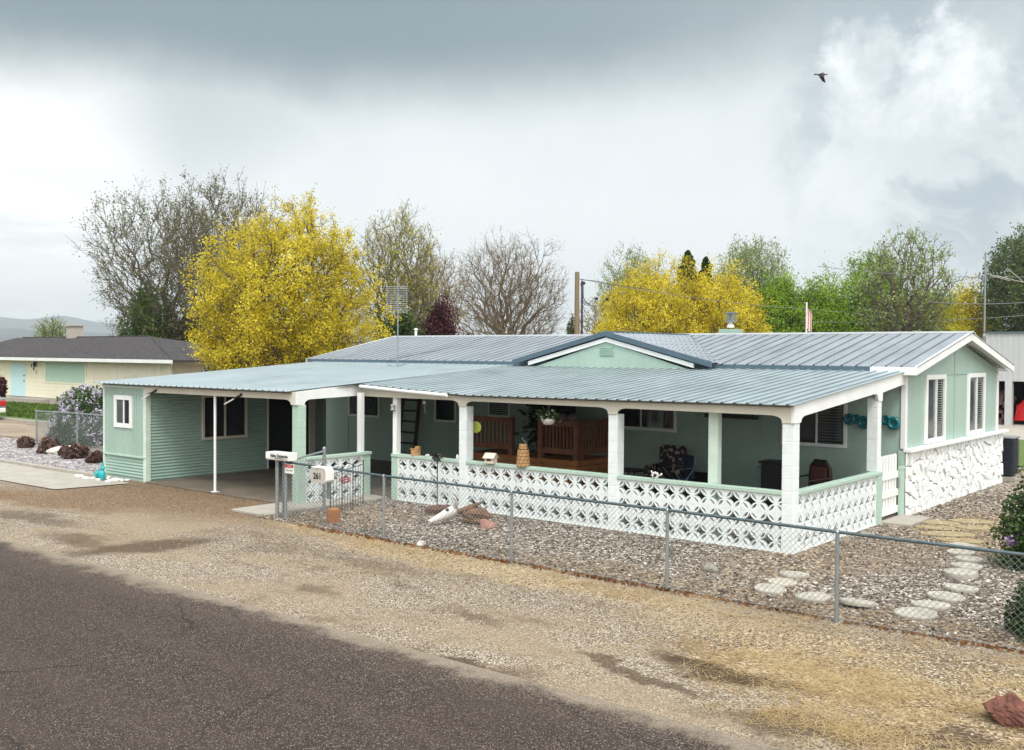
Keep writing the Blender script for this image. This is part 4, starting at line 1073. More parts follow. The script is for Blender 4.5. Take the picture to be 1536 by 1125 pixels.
# seating
def place(o, x, y, rz): o.location = (x, y, .07); o.rotation_euler = (0, 0, R(rz)); return o
ac = empty('armchair', (0, 0, 0), label='dark flowery patterned armchair against the porch wall', cat='armchair')
mp = NT('flowery_upholstery'); mpm = mp.done(mp.ramp(mp.voro(16), [(.0, (.02, .012, .02)), (.55, (.05, .03, .035)), (.7, (.35, .28, .24)), (1, (.5, .42, .38))], 'CONSTANT'), .9)
MB().box(-.30, .30, -.32, .30, .18, .45).build('seat', mpm, ac, local=True, bevel=.05)
MB().box(-.33, .33, .22, .40, .3, 1.05).build('backrest', mpm, ac, local=True, bevel=.07)
for s_ in (-1, 1): MB().box(s_ * .30, s_ * .44, -.32, .34, .12, .62).build('armrest', mpm, ac, local=True, bevel=.05)
place(ac, -5.0, 4.5, 5)
fc = empty('folding_chair', (0, 0, 0), label='navy blue fabric chair beside the patterned armchair', cat='chair')
MB().prism([(-.24, .42), (.24, .42), (.26, .60), (.24, .9), (-.24, .9), (-.26, .6)], 'y', .22, .26).build('backrest', m_blue, fc, local=True, bevel=.01)
MB().box(-.25, .25, -.25, .24, .40, .43).build('seat', m_blue, fc, local=True, bevel=.01)
for sx in (-1, 1):
    MB().tube([(sx * .26, -.25, 0), (sx * .26, .24, .62), (sx * .26, .27, .92)], .012, 6).build('leg', m_galv, fc, local=True)
    MB().tube([(sx * .26, .25, 0), (sx * .26, -.25, .62), (sx * .26, .2, .64)], .012, 6).build('leg', m_galv, fc, local=True)
place(fc, -4.5, 4.15, -35)
stb = empty('side_table', (0, 0, 0), label='low dark side table left of the patterned armchair', cat='table')
MB().box(-.25, .25, -.25, .25, .46, .50).build('tabletop', m_black, stb, local=True)
for sx in (-1, 1):
    for sy in (-1, 1): MB().tube([(sx * .22, sy * .22, 0), (sx * .22, sy * .22, .46)], .018, 6).build('leg', m_black, stb, local=True)
place(stb, -5.75, 4.2, 0)
def wicker(lb, rz, x, y):
    c_ = empty('wicker_chair', (0, 0, 0), label=lb, cat='chair')
    mwk = bpy.data.materials.get('dark_wicker') or M('dark_wicker', (.035, .022, .018), .7, var=.5, sc=30, bump=.6, bsc=60)
    P = [(-.28, .38), (.28, .38), (.34, .62), (.30, .86), (.15, 1.0), (-.15, 1.0), (-.30, .86), (-.34, .62)]
    MB().prism(P, 'y', .24, .29).build('backrest', mwk, c_, local=True, bevel=.015)
    MB().box(-.29, .29, -.28, .25, .36, .42).build('seat', mwk, c_, local=True, bevel=.02)
    MB().box(-.25, .25, .205, .238, .52, .86).build('cushion', M('rust_cushion', (.16, .06, .05), .9), c_, local=True, bevel=.03)
    for sx in (-1, 1):
        MB().tube([(sx * .31, -.27, .36), (sx * .32, -.25, .62), (sx * .32, .24, .66)], .02, 6).build('armrest', mwk, c_, local=True)
        for sy in (-1, 1): MB().tube([(sx * .25, sy * .24, .38), (sx * .28, sy * .27, 0)], .02, 6).build('leg', mwk, c_, local=True)
    place(c_, x, y, rz)
wicker('dark wicker chair with rust cushion under the right porch window', -30, -1.55, 4.25)
dk_ = empty('bbq_grill', (0, 0, 0), label='dark box shaped cabinet behind the corner column', cat='cabinet')
MB().box(-.28, .28, -.22, .22, .3, .9).box(-.33, .33, -.26, .26, .9, .94).build('body', m_black, dk_, local=True, bevel=.01)
for sx in (-1, 1):
    for sy in (-1, 1): MB().box(sx * .24 - .02, sx * .24 + .02, sy * .18 - .02, sy * .18 + .02, 0, .3).build('leg', m_black, dk_, local=True)
MB().tube([(-.34, -.2, .8), (-.38, -.2, .8), (-.38, .2, .8), (-.34, .2, .8)], .012, 6).build('handle', m_galv, dk_, local=True)
place(dk_, -2.2, 4.2, 0); dk_.name = 'storage_cabinet'
pc = empty('potted_plant', (-10.2, 2.9, .86), label='dark leafy plant in the gap between the redwood rails', cat='plant')
MB().lathe([(.12, 0), (.17, .3), (.15, .3), (.1, .28)], n=12).build('pot', m_char, pc, local=True)
pc.location = (-8.35, 4.4, .70)
P = np.random.default_rng(3).normal(size=(900, 3)) * (.22, .22, .33) + (0, 0, .8); V, F = quads(0, P, .12, 2.5, seed=3); np_mesh('foliage', V, F, l_dark, pc)
for i in range(3):
    o = empty('deck_pillow', (-7.65 + i * .27, 3.80, 1.60), label=['grey cushion on the deck rail, nearest the flower basket', 'grey cushion in the middle of the deck rail', 'grey cushion on the deck rail by the corner post'][i], cat='cushion', group='cushions laid along the deck rail')
    MB().ball((0, 0, .09), .13, (1.1, .9, .75), 12, 8).build('cover', M('grey_cushion', (.17, .13, .12), .9), o, local=True, smooth=True)
# air conditioner
acu = empty('air_conditioner', (-.08, 13.1, 0), label='dark louvred air conditioning unit at the back corner of the house', cat='air conditioner')
MB().box(-.42, .28, 12.75, 13.45, 0, .1).build('pad', m_concrete, acu)
MB().box(-.37, .20, 12.82, 13.38, .14, 1.08).build('body', m_char, acu)
b = MB()
for k in range(15):
    z = .17 + k * .06; b.box(-.36, .19, 12.785, 12.82, z, z + .03).box(.20, .235, 12.83, 13.37, z, z + .03)
b.build('louvres', m_char, acu)
MB().box(-.40, .24, 12.78, 13.42, 1.08, 1.12).build('top', m_galv, acu, bevel=.01)

# ------------------------------------------------------------------ vegetation
def tree(label, x, y, z0, top, hw, seed, bark, leaf=None, nleaf=0, lsize=.12, jit=.22, N=1500, bf=.32, shape='dome', twigs=3, twl=.5, rt=.008, rk=.016, wood=1., group=None, droop=0.):
    """limbs grown into a crown envelope: every new point joins the limb that keeps both the join and the way to the ground short"""
    g = np.random.default_rng(seed); ph = g.uniform(0, 6.28, 8)
    a = g.uniform(0, 2 * np.pi, N * 2); cz = g.uniform(-1, 1, N * 2)
    lump = 1 + .10 * np.sin(3 * a + ph[0]) * np.cos(2.5 * cz + ph[1]) + .10 * np.sin(5 * a + 4 * cz + ph[2]) + .06 * np.sin(9 * a - 6 * cz + ph[3])
    rr = g.uniform(.02, 1, N * 2) ** .42 * lump; sq = np.sqrt(1 - cz ** 2)
    px, py, pz = rr * sq * np.cos(a), rr * sq * np.sin(a), rr * cz
    H = top - z0
    if shape == 'fan':
        t_ = (pz + 1) / 2; k = .42 + .58 * np.clip(t_ * 1.5, 0, 1) ** .8; px *= k; py *= k; Z = z0 + H * t_
    elif shape == 'dome':
        Z = z0 + H * (.36 + np.where(pz > 0, pz * .62, pz * .36))
    else: Z = z0 + H * (.5 + pz * .5)
    P = np.stack([px * hw, py * hw, Z], 1)[:N]
    nt = 6; tw = np.cumsum(g.normal(size=(nt, 2)) * .05, 0); zt = np.linspace(0, z0 + H * .12, nt)
    nodes = [np.array((tw[i_][0] - tw[0][0], tw[i_][1] - tw[0][1], zt[i_])) for i_ in range(nt)]
    base = nodes[-1]; order = np.argsort(np.linalg.norm(P - base, axis=1)); P = P[order]
    A = np.zeros((N + nt, 3)); A[:nt] = nodes; par = np.full(N + nt, -1); par[1:nt] = np.arange(nt - 1)
    path = np.zeros(N + nt); path[:nt] = 0
    for i_ in range(N):
        m = nt + i_; d = P[i_] - A[nt // 2:m]; L = np.linalg.norm(d, axis=1)
        c = L + bf * path[nt // 2:m] + .9 * np.maximum(-d[:, 2], 0) * (0 if droop else 1)
        b = int(np.argmin(c)) + nt // 2; A[m] = P[i_]; par[m] = b; path[m] = path[b] + np.linalg.norm(P[i_] - A[b])
    cnt = np.ones(N + nt)
    for i_ in range(N + nt - 1, 0, -1): cnt[par[i_]] += cnt[i_]
    rad = rt + rk * wood * (cnt ** .52 - 1) * .5
    ii = np.arange(1, N + nt); S0, S1 = A[par[ii]], A[ii]; R0, R1 = np.minimum(rad[par[ii]], rad[ii] * 1.6), rad[ii]
    # bend each limb piece once so that nothing is ruler straight
    mid = (S0 + S1) / 2 + g.normal(size=S0.shape) * .07 * np.linalg.norm(S1 - S0, axis=1)[:, None]
    B0 = np.concatenate([S0, mid]); B1 = np.concatenate([mid, S1]); Q0 = np.concatenate([R0, (R0 + R1) / 2]); Q1 = np.concatenate([(R0 + R1) / 2, R1])
    outer = np.where(cnt[ii] < 12)[0]; tips = [A[ii[outer]]]
    for k in range(twigs):
        o_ = S1[outer]; ax = S1[outer] - S0[outer]; ax /= np.linalg.norm(ax, axis=1)[:, None] + 1e-9
        out = o_ - np.array((0, 0, z0 + H * .2)); out /= np.linalg.norm(out, axis=1)[:, None]
        d = ax * .6 + out * .7 + g.normal(size=o_.shape) * .55 + np.array((0, 0, .25 - droop)); d /= np.linalg.norm(d, axis=1)[:, None]
        l = twl * g.uniform(.4, 1.3, len(o_))[:, None]; m_ = o_ + d * l * .5; e_ = m_ + (d + g.normal(size=d.shape) * .35) * l * .5
        B0 = np.concatenate([B0, o_, m_]); B1 = np.concatenate([B1, m_, e_]); q_ = np.full(len(o_), rt)
        Q0 = np.concatenate([Q0, q_, q_ * .8]); Q1 = np.concatenate([Q1, q_ * .8, q_ * .5]); tips += [m_, e_]
    d = B1 - B0; L = np.linalg.norm(d, axis=1)[:, None] + 1e-9; d /= L
    u = np.cross(d, (0.31, .17, .93)); u /= np.linalg.norm(u, axis=1)[:, None] + 1e-9; w = np.cross(d, u); n = 4
    ring = [B0 + (u * math.cos(math.pi * i_ / 2) + w * math.sin(math.pi * i_ / 2)) * Q0[:, None] for i_ in range(n)] + [B1 + (u * math.cos(math.pi * i_ / 2) + w * math.sin(math.pi * i_ / 2)) * Q1[:, None] for i_ in range(n)]
    V = np.stack(ring, 1).reshape(-1, 3); M_ = len(B0); bs = (np.arange(M_) * 2 * n)[:, None]
    F = np.concatenate([bs + np.array([[i_, (i_ + 1) % n, n + (i_ + 1) % n, n + i_]]) for i_ in range(n)], 0)
    root = empty('tree', (x, y, 0), label=label, cat='tree', group=group)
    np_mesh('trunk', V, F, bark, root)
    if nleaf:
        T = np.concatenate(tips); w_ = g.uniform(0, 1, len(T)) ** 2 + .05; w_ /= w_.sum()
        P = T[g.choice(len(T), nleaf, p=w_)] + g.normal(size=(nleaf, 3)) * jit * g.uniform(.3, 1.2, (nleaf, 1)); P = P[P[:, 2] > .3]
        V, F = quads(0, P, lsize, 1.7, seed=seed); np_mesh('crown', V, F, leaf, root)
    return root
def crownbush(label, x, y, rx_, ry_, h, n, lsize, leaf, seed, name='shrub', cat='shrub', zb=.0, flowers=None, nfl=0, fsize=.05, jag=.25, clumps=30, group=None, bark=None, fclump=14, low=0.):
    g = np.random.default_rng(seed); root = empty(name, (x, y, 0), label=label, cat=cat, group=group)
    C_ = g.normal(size=(clumps, 3)); C_ /= np.linalg.norm(C_, axis=1)[:, None]; C_[:, 2] = np.abs(C_[:, 2]) * 1.2 - .15 - low
    C_ *= g.uniform(.45, 1., size=(clumps, 1)) ; cr = g.uniform(.22, .42, size=clumps)
    idx = g.integers(0, clumps, n); d = g.normal(size=(n, 3)); d /= np.linalg.norm(d, axis=1)[:, None]
    P = C_[idx] * (1 - .25) + d * (cr[idx] * g.uniform(.3, 1.05, size=n) ** .5)[:, None]
    P = P * (rx_, ry_, (h - zb) * .9); P[:, 2] += zb + .12 * h; P = P[(P[:, 2] > .02)]
    V, F = quads(0, P, lsize, 1.6, seed=seed); np_mesh('foliage', V, F, leaf, root)
    b = MB(); q = random.Random(seed)
    for k in range(9):
        c = C_[k % clumps]; b.tube([(q.uniform(-.1, .1) * rx_, q.uniform(-.1, .1) * ry_, 0), (c[0] * rx_ * .4, c[1] * ry_ * .4, h * .35), (c[0] * rx_ * .8, c[1] * ry_ * .8, max(.1, c[2] * h * .8 + .1 * h))], [.03 * h, .018 * h, .006 * h], 5)
    b.build('stems', bark or m_bark, root, local=True)
    if flowers:
        m_ = g.normal(size=(nfl, 3)); m_ /= np.linalg.norm(m_, axis=1)[:, None]; m_[:, 2] = np.abs(m_[:, 2]) * 1.1 - .2
        ci = g.integers(0, clumps, nfl); c0 = C_[ci] * .75 + m_ * cr[ci][:, None] * 1.03
        c0 = c0 * (rx_, ry_, (h - zb) * .9) + (0, 0, zb + .12 * h)
        P = (c0[:, None, :] + g.normal(size=(nfl, fclump, 3)) * (fsize * .55, fsize * .55, fsize * .95)).reshape(-1, 3)
        P = P[P[:, 2] > .05]
        V, F = quads(0, P, fsize * .8, 1.1, seed=seed + 1); np_mesh('flowers', V, F, flowers, root)
    return root
tree('tall bare budding tree at the far left, widest of the leafless ones', -63.4, 28.4, 1.6, 15.6, 6.4, 11, m_bark, l_olive, 16000, .12, .25, N=1150, shape='fan', bf=.5, twigs=4, twl=.95, rt=.013, rk=.022)
tree('tall bare budding tree just left of the big yellow tree', -56.7, 28.9, 2.2, 15.6, 4.9, 29, m_bark, l_olive, 12000, .11, .22, N=1000, shape='fan', bf=.5, twigs=4, twl=.9, rt=.013, rk=.02)
tree('large bright yellow tree rising left of the television antenna', -27.1, 11.2, 1.5, 9.05, 3.65, 31, m_bark, l_yel, 125000, .072, .15, N=2300, shape='dome', bf=.4, twigs=3, twl=.45, rt=.008)
tree('half bare tree with yellow buds right of the big yellow tree', -29.6, 20.0, 2.2, 10.0, 2.2, 43, m_twig, l_yelg, 6500, .08, .16, N=1300, shape='fan', bf=.45, twigs=4, twl=.55, rt=.008)
tree('thin bare tree between the antenna and the brown rounded tree', -41.9, 35.2, 1.5, 10.4, 2.6, 47, m_barkl, l_yelg, 1800, .09, .18, N=1100, shape='fan', bf=.45, twigs=4, twl=.6, rt=.010)
tree('wide rounded leafless brown tree left of the utility pole', -47.5, 50.1, 1.2, 12.7, 4.8, 53, m_barkl, l_olive, 4000, .09, .2, N=1700, shape='round', bf=.5, twigs=4, twl=.8, rt=.011, rk=.024)
tree('small bare tree just right of the utility pole', -30.8, 39.2, 2.0, 6.8, 1.5, 59, m_barkl, l_yelg, 1200, .09, .15, N=420, shape='fan', twigs=3, twl=.5, rt=.008)
tree('thin sage green tree behind the left edge of the long yellow trees', -34.0, 48.2, 2.5, 10.5, 2.4, 61, m_twig, l_pale, 13000, .10, .2, N=1200, shape='round', twigs=3, twl=.55, rt=.009)
tree('wide golden yellow tree behind the roof right of the utility pole', -24.5, 36.1, .8, 8.6, 3.8, 67, m_bark, l_yel, 88000, .085, .20, N=1700, bf=.4, twigs=2, rt=.009)
tree('golden yellow tree behind the roof chimney', -21.8, 38.4, 1.0, 8.0, 3.0, 71, m_bark, l_yel, 72000, .085, .20, N=1500, bf=.4, twigs=2, rt=.009)
tree('feathery pale green tree behind the golden tree at the chimney', -27.4, 53.6, 3.0, 11.4, 2.8, 73, m_twig, l_pale, 18000, .11, .22, N=1500, shape='round', twigs=3, twl=.6, rt=.010)
tree('soft green tree right of the feathery pale one', -24.4, 52.2, 1.0, 8.5, 1.8, 79, m_bark, l_green, 26000, .12, .26, N=900, shape='round', twigs=2, rt=.01)
tree('rounded bright green tree behind the small flag', -21.3, 52.4, .8, 8.6, 2.4, 83, m_bark, l_green, 46000, .12, .28, N=1300, twigs=2, rt=.01)
tree('bright green tree right of the flag, left of the sparse tree', -18.6, 54.4, 1.0, 9.7, 2.2, 89, m_bark, l_green, 38000, .12, .26, N=1200, shape='round', twigs=2, rt=.01)
tree('tall sparse tree with dark trunk and leafy twig ends', -14.2, 47.7, 2.0, 10.5, 3.1, 97, m_bark, l_pale, 9000, .12, .16, N=800, shape='fan', bf=.6, twigs=3, twl=.5, rt=.014, rk=.03)
tree('yellow green rounded tree below the sparse tree', -14.3, 51.6, .8, 7.2, 2.7, 101, m_bark, l_yelg, 42000, .11, .24, N=1200, twigs=2, rt=.009)
tree('small golden tree at the right end of the main roof', -14.3, 60.3, 1.0, 7.9, 2.1, 103, m_bark, l_yel, 26000, .12, .24, N=900, twigs=2, rt=.01)
tree('huge dark leafy tree at the right edge above the metal building', -8.6, 58.2, 2.5, 11.5, 4.0, 107, m_bark, l_rightg, 46000, .12, .24, N=2200, shape='round', twigs=3, twl=.6, rt=.011)
tree('small budding tree behind the neighbouring roof at far left', -72, 23.5, 2.0, 5.6, 1.15, 109, m_twig, l_pale, 1800, .12, .16, N=300, shape='round', twigs=3, rt=.012)
SG = 'dense shrubs behind the roofs'
crownbush('dense dark green and brown thicket under the bare trees', -58.6, 27.2, 4.0, 2.6, 7.4, 30000, .20, l_brown, 201, zb=.3, clumps=60)
crownbush('green leaf patch on the left side of the thicket', -63.2, 26.6, 3.3, 2.0, 7.9, 13000, .17, l_green2, 203, zb=2.5, clumps=30)
crownbush('dark undergrowth beneath the big yellow tree', -33.0, 12.4, 5.0, 2.2, 2.9, 16000, .16, l_brown, 205, zb=.1, clumps=40)
crownbush('dark green evergreen shrub behind the television antenna', -25.8, 16.4, 1.8, 1.4, 5.4, 20000, .12, l_dark, 207, zb=.5, clumps=46)
crownbush('maroon leaved tree between the evergreen and the brown tree', -27.6, 21.2, 1.75, 1.4, 5.5, 15000, .12, l_maroon, 209, name='tree', cat='tree', zb=1.5, clumps=40)
crownbush('pointed dark green shrubs left of the utility pole', -34.5, 41.4, 1.3, 1.0, 5.6, 9000, .14, l_dark, 211, zb=.5, clumps=30)
crownbush('low brown green shrub right of the utility pole', -31.6, 37.6, 1.0, .9, 4.6, 6000, .12, l_brown, 213, zb=.5, clumps=26)
crownbush('dark mass of foliage above the grey metal building', -8.2, 61.5, 3.6, 2.5, 9.0, 34000, .20, l_brown, 217, name='tree', cat='tree', zb=.5, clumps=60)
crownbush('green foliage behind the right end of the metal building roof', -9.4, 58.8, 3.0, 2, 6.0, 16000, .17, l_dark, 219, zb=.5, clumps=40)
crownbush('small blue green evergreen at the foot of the tall thin pole', -14.4, 68.2, 1.4, 1.1, 7.2, 12000, .17, l_teal, 221, name='tree', cat='tree', zb=.5, clumps=40)
def conifer(x, y, h, r, seed, label):
    g = np.random.default_rng(seed); n = 12000; root = empty('tree', (x, y, 0), label=label, cat='tree')
    z = g.uniform(0, 1, n) ** .8; a = g.uniform(0, 6.283, n); lay = .75 + .25 * np.sin(z * 40 + np.sin(a * 3) * 2)
    rr_ = r * (1 - z) ** .6 * lay * np.sqrt(g.uniform(.15, 1, n)); P = np.stack([rr_ * np.cos(a), rr_ * np.sin(a), .8 + z * (h - .8)], 1)
    V, F = quads(0, P, .2, 1.8, seed=seed); np_mesh('crown', V, F, l_dark, root)
    MB().tube([(0, 0, 0), (0, 0, h * .9)], [.18, .03], 7).build('trunk', m_bark, root, local=True)
conifer(-28.7, 46.9, 10.3, 2.3, 301, 'dark green conifer top showing above the golden tree')
conifer(-27.4, 47.1, 9.8, 1.8, 303, 'shorter dark conifer top just right of the taller one')
# lilacs
crownbush('big lilac bush in pale bloom behind the low side fence', -26.3, 2.4, 2.5, 1.2, 2.45, 26000, .085, l_lilac, 401, name='lilac_bush', cat='bush', flowers=l_flower, nfl=760, fsize=.075, clumps=60, low=.12)
crownbush('dark lilac bush with purple flowers at the right edge behind the fence', 3.32, 1.45, .74, .8, 1.72, 17000, .055, l_lilac, 403, name='lilac_bush', cat='bush', flowers=l_flowerp, nfl=48, fsize=.06, clumps=46, fclump=26, low=.15)
crownbush('dark leafy bush cut off by the lower right edge', 4.2, -2.72, .55, .5, 1.0, 6000, .05, l_dark, 405, name='bush', cat='bush', clumps=26, low=.2)
for i, (x, y, r_) in enumerate(((-26.43, .15, .34), (-24.1, -.15, .44), (-22.1, -.45, .50), (-20.6, -.62, .34))):
    crownbush(['brown spiky shrub furthest left in the grey gravel bed', 'brown spiky shrub below the left fence post', 'largest brown shrub in the middle of the gravel bed', 'low brown shrub nearest the storage room'][i], x, y, r_, r_, r_ * 1.2, 1300, .09, l_dry, 410 + i, name='dry_shrub', cat='shrub', clumps=16, group='brown shrubs in the gravel bed', bark=m_brownleaf)
rockobj('rock', -23.6, .1, .42, (1.6, .8, .4), 31, m_rock, 'flat pale rock among the brown shrubs', 'rock')
rockobj('rock', -17.9, -1.75, .22, (1.3, .9, .5), 33, M('brown_rock', (.16, .11, .085), .9, var=.3, bump=.8), 'brown rock beside the corner of the storage room', 'rock')
# red leafed plant left edge
crownbush('reddish brown leafed shrub at the far left edge', -46.8, 8.2, .5, .5, 2.3, 1200, .16, l_maroon, 420, name='shrub', clumps=16, zb=.6)

# ------------------------------------------------------------------ ground litter
g = np.random.default_rng(77)
def pebbles(name, P, s0, s1, mat, label):
    n = len(P); O = np.array([(1, 0, 0), (0, 1, 0), (-1, 0, 0), (0, -1, 0), (0, 0, .8), (0, 0, -.4)], dtype=float)
    s = (s0 + (s1 - s0) * g.uniform(0, 1, n) ** 2.5)[:, None, None]; V = O[None] * s * g.uniform(.6, 1.35, size=(n, 1, 3)) * (1, 1, .75)
    V += g.normal(size=(n, 6, 3)) * s * .12
    a = g.uniform(0, 6.28, n); c, s_ = np.cos(a)[:, None], np.sin(a)[:, None]
    X = V[:, :, 0] * c - V[:, :, 1] * s_; Y = V[:, :, 0] * s_ + V[:, :, 1] * c
    V = np.stack([X, Y, V[:, :, 2]], 2) + P[:, None, :]
    T = np.array([(0, 1, 4), (1, 2, 4), (2, 3, 4), (3, 0, 4), (1, 0, 5), (2, 1, 5), (3, 2, 5), (0, 3, 5)])
    F = (np.arange(n)[:, None, None] * 6 + T[None]).reshape(-1, 3)
    o = np_mesh(name, V.reshape(-1, 3), F, mat); return tag(o, label, 'gravel', kind='stuff')
def pebmat(name, pal):
    t = NT(name); g_ = t.node('ShaderNodeNewGeometry'); return t.done(t.ramp(g_.outputs['Random Per Island'], pal), .85, 0, .3)
def inyard(n):
    P = np.stack([g.uniform(-9.3, 7.0, n), g.uniform(-3.4, 9.5, n), np.full(n, .014)], 1)
    ok = (P[:, 1] < -.12) | (P[:, 0] > .22)
    P = P[ok]; m = ((P[:, 0] > .0) & (P[:, 0] < .8) & (P[:, 1] > 3.5) & (P[:, 1] < 5.2)); return P[~m]
pebbles('yard_pebbles', inyard(60000), .010, .032, pebmat('pebble_colours', [(0, (.03, .02, .014)), (.3, (.11, .085, .065)), (.6, (.25, .205, .165)), (.85, (.42, .37, .31)), (1, (.72, .69, .64))]), 'loose mixed gravel pebbles over the front and side yard')
P = np.stack([g.uniform(-9.0, 6.5, 26000), np.clip(g.normal(-4.6, .8, 26000), -7.3, -3.3), np.full(26000, .004)], 1)
pebbles('shoulder_pebbles', P, .005, .014, pebmat('shoulder_pebble_colours', [(0, (.08, .055, .035)), (.4, (.22, .17, .12)), (.8, (.38, .32, .24)), (1, (.58, .53, .45))]), 'fine pale gravel scattered between the fence and the road')
def straw(name, cx, cy, sx, sy, n, seed, L=.16):
    g = np.random.default_rng(seed)
    c = np.stack([g.normal(cx, sx, n // 22), g.normal(cy, sy, n // 22)], 1); i = g.integers(0, len(c), n)
    p = c[i] + g.normal(size=(n, 2)) * .09; p = p[(p[:, 1] > -7.6)]; n = len(p)
    a = g.uniform(0, 6.283, n); l = L * g.uniform(.3, 1.3, n); w = .0022
    d = np.stack([np.cos(a), np.sin(a)], 1); h = g.uniform(.005, .035, n)
    A = np.concatenate([p, np.full((n, 1), .006)], 1); B = np.concatenate([p + d * l[:, None], h[:, None]], 1)
    s = np.stack([-d[:, 1], d[:, 0], np.zeros(n)], 1) * w
    V = np.stack([A - s, A + s, B + s * .3, B - s * .3], 1).reshape(-1, 3)
    return V, np.arange(n * 4).reshape(-1, 4)
VV = []; FF = []; k = 0
for a in ((3.0, -5.6, .75, .5, 3000, 1), (3.9, -6.1, .9, .6, 3200, 2), (2.1, -5.5, .8, .3, 1700, 3), (5.0, -5.2, .6, .6, 2000, 4), (3.6, -6.9, .6, .2, 1500, 5), (-1.5, -3.95, 2.6, .25, 1500, 6), (-5.8, -3.75, 1.4, .16, 1600, 7), (1.8, -3.75, 1.7, .2, 1300, 8), (1.6, 4.5, .5, 1.5, 1600, 9), (4.8, -4.2, .8, .5, 900, 10)):
    V, F = straw('s', *a); VV.append(V); FF.append(F + k); k += len(V)
o = np_mesh('dry_grass', np.concatenate(VV), np.concatenate(FF), l_straw); tag(o, 'dry straw coloured grass stems on the verge and along the fence', 'grass', kind='stuff')
P = np.stack([g.uniform(-8, 6.5, 700), g.normal(-3.5, .05, 700), np.full(700, .02)], 1); V, F = quads(0, P, .06, 2.0, seed=4)
o = np_mesh('dead_leaves', V, F, leafmat('dead_leaf', [(.09, .035, .015), (.20, .09, .035), (.30, .16, .07)], .2)); tag(o, 'line of dead brown leaves caught under the chain link fence', 'leaves', kind='stuff')
g3 = np.random.default_rng(8)
P = np.stack([g3.uniform(-55, -37, 9000), g3.uniform(6.8, 12.8, 9000), np.full(9000, .05)], 1); V, F = quads(0, P, .16, 2.0, up=2., seed=5)
o = np_mesh('grass', V, F, l_green2); tag(o, 'green lawn grass in front of the cream neighbouring house', 'grass', kind='stuff')

# ------------------------------------------------------------------ neighbouring house (left)
nb = empty('neighbour_house', (-52, 18, 0), label='cream single storey house with dark shingle roof and pale blue door', cat='house')
NX0, NX1, NY0, NY1 = -66.0, -40.1, 14.0, 23.0
MB().box(NX0, NX1, NY0, NY1, 0, 2.75).build('wall', m_cream, nb)
sd = MB()
for z in np.arange(.35, 1.25, .22): sd.box(NX0 + .02, NX1 - .02, NY0 - .015, NY0, z, z + .20)
for x in np.arange(NX0, NX1, .3): sd.box(x + .01, x + .29, NY0 - .012, NY0, 1.27, 2.7)
sd.build('siding', m_cream, nb)
MB().box(NX0, NX1, NY0 - .03, NY0 - .001, 0, .33).build('foundation', m_concrete, nb)
ov = .55; zE = 2.72; zR_ = 4.05
V = [(NX0 - 1, NY0 - ov, zE), (NX1 + 1.05, NY0 - ov, zE), (NX1 + 1.05, NY1 + ov, zE), (NX0 - 1, NY1 + ov, zE), (NX0 - 1, 18.5, zR_), (-49.5, 18.5, zR_)]
V += [(a, b, c - .12) for a, b, c in V[:4]]
rf2 = MB().add(V, [(0, 1, 5, 4), (1, 2, 5), (2, 3, 4, 5), (0, 4, 3), (6, 9, 8, 7), (0, 6, 7, 1), (1, 7, 8, 2), (2, 8, 9, 3), (3, 9, 6, 0)]).build('roof', m_shingle, nb)
MB().box(-59.45, NX1 + 1.08, NY0 - ov - .06, NY0 - ov - .005, zE - .17, zE + .01).build('gutter', m_white, rf2)
MB().tube([(-49.5, 18.5, zR_ + .01), (NX1 + 1.03, NY0 - ov + .02, zE + .01)], .05, 5).tube([(-49.5, 18.5, zR_ + .01), (NX0, 18.5, zR_ + .01)], .05, 5).build('hip_cap', m_shingle, rf2)
MB().box(-59.2, -58.3, 18.2, 18.9, 3.8, 4.78).box(-59.28, -58.22, 18.12, 18.98, 4.78, 4.86).build('chimney', M('pale_brick', (.42, .38, .33), .9), rf2)
dr = MB().box(-58.0, -55.85, NY0 - .03, NY0 - .016, .3, 2.4).build('door_frame', m_cream, nb)
MB().box(-57.9, -55.95, NY0 - .05, NY0 - .031, .33, 2.3).build('door', m_lblue, nb)
MB().box(-56.12, -56.04, NY0 - .09, NY0 - .05, 1.25, 1.33).box(-56.12, -56.04, NY0 - .09, NY0 - .05, 1.6, 1.66).build('handle', m_black, nb)
MB().box(-58.6, -53.0, NY0 - .6, NY0 - .05, 0, .25).build('step', m_concrete, nb)
w_ = MB().box(-53.55, -48.6, NY0 - .04, NY0 - .016, 1.22, 2.52).build('window', m_cream, nb)
MB().box(-53.4, -48.75, NY0 - .05, NY0 - .041, 1.32, 2.44).build('shade', m_mintshade, w_)
w_ = MB().box(-45.6, -40.95, NY0 - .04, NY0 - .016, .4, 2.5).build('garage_door', m_cream, nb)
MB().box(-45.4, -41.3, NY0 - .05, NY0 - .041, .5, 2.4).build('panel', M('cream_door_panel', (.74, .70, .56), .6), w_)
MB().box(NX1 - .12, NX1 + .02, NY0 - .03, NY0 + .1, 0, 2.7).build('corner_trim', m_white, nb)
MB().tube([(NX1 + .9, NY0 - .5, 2.6), (NX1 + .3, NY0 - .1, 2.45), (NX1 + .08, NY0 - .05, 2.3), (NX1 + .08, NY0 - .05, .1)], .045, 6).build('downpipe', m_white, nb)
for ch_, x, z in (('4', -55.2, 2.22), ('0', -54.9, 2.05), ('1', -54.6, 1.86)): txt(ch_, .32, m_black, 'house_number', nb, (x, NY0 - .03, z), (R(90), 0, 0), .01)
lc = MB().ball((-54.55, NY0 - .15, 2.32), .13, (1, .7, 1.3)).box(-54.6, -54.5, NY0 - .14, NY0, 2.4, 2.46); lc.build('wall_lamp', m_black, nb)
